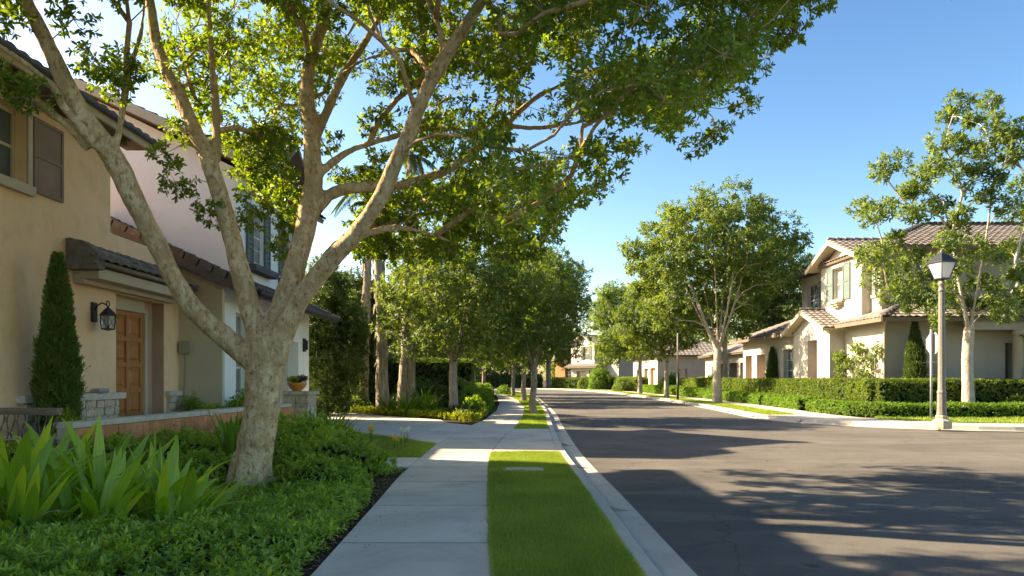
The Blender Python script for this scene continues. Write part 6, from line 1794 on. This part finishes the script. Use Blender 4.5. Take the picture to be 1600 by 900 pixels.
# ================================================================== LEFT SIDE BEYOND THE DRIVEWAY
GT = 'street trees on the left side'
make_tree('street_tree', 'yellow-green young tree beside the driveway, first of the left row', (-2.13, 25.6, .12), 6.6, 2.2, (-2.0, 25.6, 4.5), (2.9, 2.4, 2.45), .17, 66, 56, .155, 'leaf_olive', 'bark_gray', 31, group=GT, crad=.62, low=2.3)
make_tree('street_tree', 'smaller tree behind the first one, left of the sidewalk', (-2.4, 44, .12), 7, 2.3, (-2.4, 44, 4.9), (2.7, 2.6, 2.6), .15, 38, 56, .18, 'leaf_olive', 'bark_gray', 32, group=GT, crad=.7, low=2.6)
make_tree('street_tree', 'slender tree just right of the second one, left of the sidewalk', (-2.0, 50, .12), 7, 2.4, (-2.0, 50, 5.2), (2.7, 2.6, 2.8), .15, 38, 56, .19, 'leaf_mid', 'bark_gray', 33, group=GT, crad=.7, low=2.7)
make_tree('street_tree', 'far tree on the lawn strip, leftmost of its three', (.1, 57, .12), 8.5, 2.5, (-.2, 57, 6.0), (3.1, 3.0, 3.4), .17, 44, 56, .21, 'leaf_mid', 'bark_gray', 34, group=GT, crad=.8, low=2.8)
make_tree('street_tree', 'middle tree of the three on the far lawn strip', (.75, 44.5, .12), 8.5, 2.4, (.5, 44.5, 5.9), (2.9, 2.8, 3.3), .165, 50, 60, .18, 'leaf_mid', 'bark_gray', 35, group=GT, crad=.75, low=2.6)
make_tree('street_tree', 'nearest tree of the three on the far lawn strip, in a mulch ring', (.82, 27.3, .12), 7.2, 1.95, (.85, 27.3, 4.4), (2.1, 1.9, 2.6), .145, 58, 66, .125, 'leaf_mid', 'bark_gray', 36, group=GT, crad=.55, low=2.0)
make_tree('street_tree', 'very tall dark tree where the street bends', (5.9, 114, .12), 23, 6, (4.2, 114, 13.5), (8.2, 6.5, 9.4), .42, 80, 70, .5, 'leaf_dark', 'bark_gray', 37, group=GT, crad=1.7, low=4.2)
sheet('tree_mulch', [(.82 + .45 * math.cos(t), 27.1 + .7 * math.sin(t)) for t in np.linspace(0, 6.2, 16)], .124, M['soil'])
sheet('tree_mulch', [(11.7 + .5 * math.cos(t), 41 + .7 * math.sin(t)) for t in np.linspace(0, 6.2, 16)], .124, M['lawn'])

palm('tall slim palm rising left of the thick ones', (-6.35, 30.2, .1), 9.8, .19, 14, 2.0, 41, (.2, 0))
palm('thick-trunked palm, middle of the three by the driveway', (-5.15, 28.3, .1), 8.3, .25, 12, 1.5, 42, (-.25, 0))
palm('grey palm with a mossy trunk, right of the thick one', (-4.50, 28.9, .1), 10.8, .21, 12, 1.5, 43, (.35, .2))
palm('short mossy palm trunk pressed beside the grey palm', (-4.18, 28.8, .1), 6.4, .17, 10, 1.3, 44, (.15, .2))
# ivy climbing the slim palm
iv = thing('ivy', 'ivy climbing the foot of the slim palm trunk', 'climbing plant', (-6.35, 30.0, .1))
n = 420; zz = RNG.uniform(0, 4.2, n); a = RNG.uniform(3.2, 6.3, n); rr_ = .26 + .10 * RNG.random(n)
shoot_cloud('foliage', np.stack([-6.42 + rr_ * np.cos(a) - .15, 30.1 + rr_ * np.sin(a), .15 + zz], 1), np.stack([np.cos(a), np.sin(a), np.full(n, .2)], 1), 6, .10, .6, M['leaf_mid'], iv, kind='stuff')

def bushtree(label, c, H, R, mat, seed, L0=.13, nc=36, group=None, nsh=44):
    make_tree('tree', label, c, H, c[2] + H * .16, (c[0], c[1], c[2] + H * .55), (R, R, H * .50), max(.08, R * .07), nc, nsh, L0, mat, 'bark_gray', seed, group=group, crad=R * .36, low=c[2] + .3, rim=.5)
GB_ = 'dense trees behind the driveway'
bushtree('dense dark evergreen at the end of the white house', (-7.2, 27.2, .1), 5.4, 1.35, 'leaf_dark', 51, .13, 70, GB_, 90)
bushtree('bushy green tree right of the white house corner', (-6.95, 31.5, .1), 5.6, 1.3, 'leaf_dark', 52, .14, 60, GB_, 80)
bushtree('shaded bushy tree between the white house and the slim palm', (-8.6, 32.5, .1), 6.4, 1.9, 'leaf_dark', 53, .15, 60, GB_, 80)
GC = 'garden trees behind the left hedge'
bushtree('bright garden tree behind the left end of the clipped hedge', (-6.3, 41, .1), 8.4, 2.6, 'leaf_olive', 54, .19, 42, GC)
bushtree('garden tree behind the middle of the clipped hedge', (-3.9, 39, .1), 5.6, 2.0, 'leaf_mid', 55, .17, 40, GC)
bushtree('tall garden tree far behind the clipped hedge', (-6.0, 58, .1), 11.0, 3.6, 'leaf_mid', 56, .26, 46, GC)
bushtree('broad tree beyond the clipped hedge near the sidewalk', (-5.6, 70, .1), 11.0, 4.2, 'leaf_dark', 57, .3, 46, GC)
bushtree('dark tree at the left bend of the street', (-8, 112, .1), 12.0, 5.5, 'leaf_dark', 58, .42, 46, GC)
bushtree('dark tree right of the one at the street bend', (-.5, 113, .1), 9.5, 5.0, 'leaf_dark', 59, .42, 46, GC)
bushtree('far tree beyond the street bend at left', (-18, 114, .1), 12.0, 6, 'leaf_mid', 60, .45, 44, GC)
bushtree('far tree rising behind the orange house', (10.5, 132, .1), 9.5, 4.5, 'leaf_mid', 61, .45, 40, GC)

GH = 'clipped hedges on the left'
hedge('tall clipped hedge behind the driveway trees', [(-8.2, 33.2), (-5, 33.2), (-1.95, 33.2)][::1], -1.3, 2.36, 130, .085, 'leaf_mid', GH, seed=1)
hedge('rounded hedge along the left edge of the far sidewalk', [(-1.55, 30.5), (-1.05, 33), (-1.1, 38), (-1.3, 44)], -1.1, .95, 120, .09, 'leaf_hedge_low', GH, seed=2)
hedge('hedge bordering the sidewalk farther up the street', [(-1.5, 47), (-1.9, 54), (-2.9, 64), (-5.0, 74)], -1.2, 1.0, 70, .13, 'leaf_mid', GH, seed=3)
hedge('dark hedge across the bend at the end of the street', [(-26, 110.5), (-14, 110.2), (-2, 108.6), (4, 106.2)], -1.5, 1.9, 26, .24, 'leaf_dark', GH, seed=4)
LS = [((-1.75, 25.3, .1), (.65, .8, .42), 'leaf_dark', 'dark shrub at the foot of the first left street tree'), ((-1.5, 27.6, .1), (.5, 1.0, .62), 'leaf_shrub', 'bright shrub between sidewalk and first street tree'),
      ((-1.6, 29.3, .1), (.75, 1.1, .95), 'leaf_hedge_low', 'rounded shrub where the sidewalk hedge begins'), ((-1.55, 24.0, .1), (.5, .5, .30), 'leaf_mid', 'low shrub at the driveway corner'),
      ((-3.3, 29.2, .1), (1.2, .9, 1.05), 'leaf_dark', 'dark shrub under the clipped hedge, left of the first street tree'), ((-7.6, 25.9, .1), (.9, .8, .75), 'leaf_dark', 'dark shrub below the dense evergreen'),
      ((-6.7, 29.6, .1), (.8, .7, .6), 'leaf_mid', 'shrub at the foot of the slim palm'), ((-4.2, 31.4, .1), (1.3, .9, 1.2), 'leaf_mid', 'shrub in shade directly before the clipped hedge'),
      ((-.7, 62, .1), (.7, 1.5, .7), 'leaf_hedge_low', 'bright shrub on the far side of the left sidewalk'), ((-2.2, 31.4, .1), (.9, 1.0, 1.25), 'leaf_mid', 'leafy shrub at the right end of the clipped hedge')]
for i, (c, R, mt_, lab) in enumerate(LS): shrub(lab, c, R, 90, .085, mt_, 7, 'shrubs beyond the driveway', seed=70 + i, lumps=.3)
for i, (c, n, L0, lab) in enumerate([((-3.9, 26.2, .1), 46, 1.05, 'dark cycad-like clump left of the first street tree'), ((-3.1, 26.1, .1), 46, 1.0, 'arching dark clump beside the first street tree'), ((-4.7, 26.9, .1), 40, .95, 'dark strappy clump before the thick palm'), ((-3.4, 27.2, .1), 50, 1.35, 'tall bird-of-paradise-like clump behind the dark ones')]):
    tuft(lab, c, n, L0, .09, 'strap_dark', 80 + i, 1.0, foot=.25, curl=1.2, group='strappy clumps across the driveway')
x, y = scatter([(-6.9, 28.5), (-5.4, 27.0), (-2.4, 23.8), (-1.0, 21.8), (-.98, 24), (-1.0, 28), (-2.5, 27), (-4.5, 28.3), (-6.5, 30)], 110)
o = shoot_cloud('ground_cover', np.stack([x, y, RNG.uniform(.12, .34, len(x))], 1), np.stack([RNG.normal(0, .5, len(x)), RNG.normal(0, .5, len(x)), np.ones(len(x))], 1), 8, .075, .42, M['leaf_bright'], None)
props(o, 'yellow-green ground cover edging the far side of the driveway', 'ground cover', kind='stuff')
x, y = scatter([(-9, 25.2), (-6.9, 27), (-8, 33), (-1.2, 33), (-1, 22), (-2, 24), (-5, 28)], 16)
o = shoot_cloud('ground_cover', np.stack([x, y, RNG.uniform(.12, .3, len(x))], 1), np.stack([RNG.normal(0, .5, len(x)), RNG.normal(0, .5, len(x)), np.ones(len(x))], 1), 8, .10, .42, M['leaf_mid'], None)
props(o, 'dark ground cover beneath the palms and trees', 'ground cover', kind='stuff')

# ================================================================== RIGHT SIDE OF THE STREET
GR = 'street trees on the right side'
make_tree('street_tree', 'tall pale-trunked tree with a broad crown on the right verge', (11.75, 40.3, .12), 11.8, 3.1, (11.4, 40.3, 7.9), (4.5, 4.0, 4.1), .25, 120, 46, .25, 'leaf_olive', 'bark_pale', 91, group=GR, crad=.74, low=4.0, nlimb=9, spread=.5, rim=.7, hollow=True)
make_tree('street_tree', 'medium round-crowned tree left of the tall one on the right verge', (12.2, 55.5, .12), 8.6, 2.9, (11.4, 55.5, 6.0), (3.1, 3.0, 2.9), .2, 62, 66, .22, 'leaf_olive', 'bark_pale', 92, group=GR, crad=.85, low=3.3, nlimb=6)
make_tree('street_tree', 'farthest tree on the right verge before the far cream house', (12.0, 66, .12), 10, 3.2, (10.7, 66, 6.7), (3.3, 3.2, 3.9), .22, 60, 64, .27, 'leaf_mid', 'bark_pale', 93, group=GR, crad=1.0, low=3.3, nlimb=6)
make_tree('tree', 'darker tree standing behind the tall verge tree', (19.6, 52, .12), 11.5, 4.0, (19.0, 52, 8.2), (3.3, 3.2, 3.3), .24, 50, 66, .27, 'leaf_dark', 'bark_gray', 94, crad=.95, low=5.2)
bushtree('garden tree behind the low arcade house', (30, 76, .1), 11, 5, 'leaf_mid', 95, .35, 40)
bushtree('garden tree behind the far cream garage house', (27, 98, .1), 13, 6, 'leaf_mid', 96, .4, 40)
# open multi-stemmed tree at right
rt_ = [(1400, 255), (1378, 268), (1440, 275), (1418, 300), (1390, 325), (1345, 325), (1365, 338), (1425, 335), (1400, 375), (1450, 330), (1480, 185), (1500, 162), (1518, 190), (1470, 225), (1495, 225), (1520, 235), (1460, 262), (1485, 270), (1512, 285), (1545, 160), (1552, 190), (1545, 220), (1570, 215), (1535, 255), (1578, 250), (1556, 280), (1590, 235), (1600, 290), (1540, 310), (1575, 320), (1610, 330), (1470, 320), (1500, 335), (1435, 300), (1640, 300), (1650, 250),
       (1380, 400), (1405, 420), (1370, 435), (1430, 400), (1440, 440), (1395, 460), (1425, 470), (1450, 465), (1470, 410), (1480, 380), (1500, 420), (1490, 460), (1520, 390), (1530, 440), (1550, 400), (1560, 455), (1580, 390), (1590, 430), (1605, 460), (1545, 480), (1510, 480), (1465, 490), (1620, 400), (1360, 400), (1410, 445), (1640, 440), (1570, 485)]
random.seed(5)
ex = [tuple(P3(px, py, 26.3 + random.uniform(-1.9, 1.9))) for px, py in rt_]
make_tree('street_tree', 'airy multi-stemmed tree with a pale trunk behind the street lamp', (17.05, 26.3, .12), 12, 3.3, (17.1, 26.3, 7.5), (2.6, 2.4, 4.0), .215, 3, 44, .19, 'leaf_olive', 'bark_pale', 97, group=GR, crad=.46, low=3.6, extra=ex, nlimb=4, spread=.35)
bushtree('green tree at the far right beside the corner house', (21.5, 27.2, .12), 9.5, 1.9, 'leaf_dark', 98, .16, 30)

GHR = 'clipped hedges before the corner house'
hedge('low clipped hedge along the corner, front row', [(12.35, 29.5), (12.5, 26.2), (13.3, 25.15), (16, 24.95), (22, 24.9), (34, 24.9)][::-1], 1.0, .55, 190, .062, 'leaf_hedge_low', GHR, seed=11, k=8)
hedge('low clipped hedge block along the sidewalk under the tall verge tree', [(13.05, 36.5), (12.6, 31.0)][::-1], 1.0, .62, 150, .08, 'leaf_hedge_low', GHR, seed=12)
hedge('low clipped hedge block beyond the tall verge tree', [(13.35, 44.5), (13.1, 37.2)][::-1], 1.0, .62, 110, .10, 'leaf_hedge_low', GHR, seed=13)
hedge('farthest low hedge block on the right sidewalk', [(13.6, 58), (13.45, 46)][::-1], 1.0, .66, 80, .13, 'leaf_hedge_low', GHR, seed=14)
hedge('low planting row before the far cream garage house', [(13.4, 74), (13.65, 60)][::-1], 1.2, .7, 60, .16, 'leaf_hedge_low', GHR, seed=15)
hedge('tall clipped hedge across the front of the corner house', [(14.1, 26.9), (24, 26.8), (34, 26.8)][::-1], 1.0, 1.41, 170, .075, 'leaf_hedge', GHR, seed=16)
hedge('tall clipped hedge returning along the street side of the corner house', [(13.9, 27.4), (14.0, 36), (14.0, 44.6)], 0.8, 1.41, 150, .085, 'leaf_hedge', GHR, seed=17)
hedge('tall hedge pieces before the low arcade house', [(14.6, 47), (14.9, 60), (14.9, 70)], .9, 1.4, 70, .13, 'leaf_hedge', GHR, seed=18)
hedge('hedge before the cream house at the street end', [(6.0, 106.5), (9.5, 101), (13, 92), (14.5, 82)], -1.5, 1.5, 30, .2, 'leaf_mid', GHR, seed=19)

palm('pale shaggy palm trunk left of the tall verge tree', (14.6, 50.5, .1), 7.2, .20, 16, 1.9, 45, (.1, 0))
palm('second palm trunk partly behind the tall verge tree', (16.1, 53.0, .1), 7.4, .20, 16, 1.9, 46, (-.1, 0))
cypress('narrow dark cypress against the corner house wall', (16.25, 28.4, .1), .42, 3.6, .08, .55, seed=9, mat='leaf_dark')
cypress('ivy-green column plant between niches of the corner house', (15.05, 40.7, .1), .36, 3.1, .09, .5, seed=12, mat='leaf_mid')
# espalier shrub at the corner
es = thing('climbing_shrub', 'loose green shrub trained up the cream corner wall', 'shrub', (14.9, 30.4, .1))
mbs = MB(); ctr = []
random.seed(9)
for i in range(30):
    c = Vector((15.15 + random.uniform(-.25, .15), random.uniform(29.0, 32.5), random.uniform(1.3, 3.35)))
    if c.z > 2.9 and abs(c.y - 31.2) > .9: continue
    if c.z < 1.8 and random.random() < .4: continue
    ctr.append(c)
    b0 = Vector((15.2, 31.3 if c.y > 30.5 else 29.9, .1)); m_ = b0.lerp(c, .5) + Vector((0, random.uniform(-.1, .1), .3))
    mbs.tube([b0, m_, c], [.03, .018, .008], 5)
mbs.build('stems', M['bark_gray'], es)
B, D, Nn, Ln, Wn, _, _ = crown_leaves(np.array([tuple(c) for c in ctr]), np.full(len(ctr), .33), 34, 7, .10, .5, rng, np.array([16, 30.8, 1.5]))
leaves('foliage', B, D, Nn, Ln, Wn, M['leaf_hedge'], es)
for i, (c, R, lab) in enumerate([((18.7, 25.9, .1), (.5, .4, .65), 'small bright shrub between the hedges at far right'), ((16.6, 60, .1), (1.2, 1.2, 1.5), 'shrub in front of the arcade'), ((17.2, 47.5, .1), (1.0, 1.1, 2.0), 'green shrub at the end of the corner house wing'),
                                 ((14.4, 64, .1), (1.1, 1.3, 1.6), 'round shrub before the arcade house, near the far tree'), ((12.6, 79, .1), (1.2, 1.8, 1.3), 'shrub beside the far garage doors'), ((11.6, 92, .1), (1.6, 2.0, 2.6), 'leafy shrub before the cream house at the street end'),
                                 ((10.0, 96, .1), (1.1, 1.3, 1.6), 'shrub near the garage of the street-end house')]):
    shrub(lab, c, R, 60, .13, 'leaf_hedge_low' if i % 2 else 'leaf_mid', 7, 'shrubs on the right side', seed=120 + i, lumps=.3)
x, y = scatter([(13.3, 25), (34, 25), (34, 29), (15.4, 29), (15.2, 46), (13.4, 46)], 10)
o = shoot_cloud('ground_cover', np.stack([x, y, RNG.uniform(.12, .25, len(x))], 1), np.stack([RNG.normal(0, .5, len(x)), RNG.normal(0, .5, len(x)), np.ones(len(x))], 1), 8, .12, .42, M['leaf_mid'], None)
props(o, 'green ground cover between hedges and corner house', 'ground cover', kind='stuff')

# ---- street lamp
lp = thing('street_lamp', 'tall fluted post lamp with a black-roofed white glass lantern on the corner', 'street lamp', (12.42, 20.35, .12))
lx, ly = 12.42, 20.35
MB().lathe([(.25, -.06), (.262, .02), (.262, .12), (.24, .17), (.165, .22), (.14, .26), (.16, .285), (.16, .31), (.125, .34)], (lx, ly, .12), 8, False, math.pi / 8).build('base', M['pillar_stone'], lp, label='octagonal concrete base')
fl_ = MB(); n = 32; vs = []; fs = []
prof_ = [(.135, .46), (.122, .6), (.115, 1.05), (.113, 1.08), (.13, 1.11), (.115, 1.14), (.10, 1.2), (.094, 2.4), (.084, 3.5), (.080, 4.02)]
for (r, z) in prof_:
    for k in range(n):
        rr2 = r * (1 - (.09 if k % 4 in (0,) else 0)); th = 6.2832 * k / n
        vs.append((lx + rr2 * math.cos(th), ly + rr2 * math.sin(th), z))
for i in range(len(prof_) - 1):
    for k in range(n): fs.append((i * n + k, i * n + (k + 1) % n, (i + 1) * n + (k + 1) % n, (i + 1) * n + k))
fl_.add(vs, fs, True); fl_.build('post', M['lamp_metal'], lp)
MB().lathe([(.082, 4.02), (.10, 4.04), (.10, 4.07), (.08, 4.09), (.075, 4.2), (.10, 4.23), (.10, 4.26), (.07, 4.29), (.06, 4.36)], (lx, ly, 0), 18).build('collar', M['lamp_metal'], lp)
a0 = math.radians(45 + 14)
lanc = (lx, ly, 0)
MB().lathe([(.12, 4.36), (.205, 4.385), (.205, 4.41), (.19, 4.415)], lanc, 4, False, a0).build('lantern_base', M['lamp_black'], lp)
MB().lathe([(.36, 4.835), (.40, 4.85), (.40, 4.875), (.30, 4.96), (.17, 5.08), (.08, 5.12), (.08, 5.145)], lanc, 4, False, a0).build('lantern_roof', M['lamp_black'], lp)
MB().lathe([(.045, 5.14), (.04, 5.17), (.055, 5.19), (.025, 5.22), (.004, 5.26)], lanc, 10).build('finial', M['lamp_metal'], lp)
cg = MB()
for k in range(4):
    th = a0 + k * math.pi / 2; tb_ = th + math.pi / 2
    q = lambda t, r, z: (lx + r * math.cos(t), ly + r * math.sin(t), z)
    cg.tube([q(th, .20, 4.415), q(th, .355, 4.84)], .014, 5)
    MB().add([q(th, .19, 4.415), q(tb_, .19, 4.415), q(tb_, .345, 4.84), q(th, .345, 4.84)], [(0, 1, 2, 3)]).build('glass_pane', M['frost'], lp)
cg.build('lantern_frame', M['lamp_black'], lp)

# ---- sign seen obliquely from behind
sg = thing('road_sign', 'round-cornered metal road sign seen edge-on from behind on a thin grey post', 'road sign', (14.35, 24.1, .12))
MB().tube([(14.35, 24.1, .0), (14.35, 24.1, 3.2)], .038, 8).build('post', M['galv'], sg)
ang = math.radians(94); su = Vector((math.cos(ang), math.sin(ang), 0)); sn = Vector((su.y, -su.x, 0))
c = Vector((14.36, 24.1, 2.72)) + sn * .05
pts = [c + su * (.39 * math.cos(t)) + Z_ * (.39 * math.sin(t)) for t in np.linspace(math.pi / 8, math.pi / 8 + 2 * math.pi, 9)[:-1]]
MB().prism(pts, sn * .004).build('sign_plate', M['galv'], sg)
pts2 = [c + su * (.30 * math.cos(t)) + Z_ * (.30 * math.sin(t)) - sn * .004 for t in np.linspace(math.pi / 8, math.pi / 8 + 2 * math.pi, 9)[:-1]]
mb = MB(); mb.frame(Vector((c.x, c.y, 0)), su, sn, -.09, .09, 2.40, 3.04, -.05, -.006); mb.build('mounting_channel', M['lamp_black'], sg)
for z in (2.5, 2.92): MB().tube([c + Z_ * (z - 2.72) - sn * .06, c + Z_ * (z - 2.72) - sn * .03], .02, 6).build('bolt', M['lamp_black'], sg)
# ---- small dark post on the right verge
ps = thing('lamp_post', 'slim post on the right verge with a dark lower half', 'post', (10.95, 46.5, .12))
MB().tube([(10.95, 46.5, 0), (10.95, 46.5, 1.9)], .075, 10).build('lower_sleeve', M['lamp_black'], ps)
MB().tube([(10.95, 46.5, 1.9), (10.95, 46.5, 4.6)], .055, 10).build('shaft', M['lamp_metal'], ps)
MB().lathe([(.08, 4.55), (.16, 4.62), (.2, 4.95), (.24, 4.97), (.1, 5.15), (.02, 5.2)], (10.95, 46.5, 0), 8, False).build('lantern', M['lamp_black'], ps)
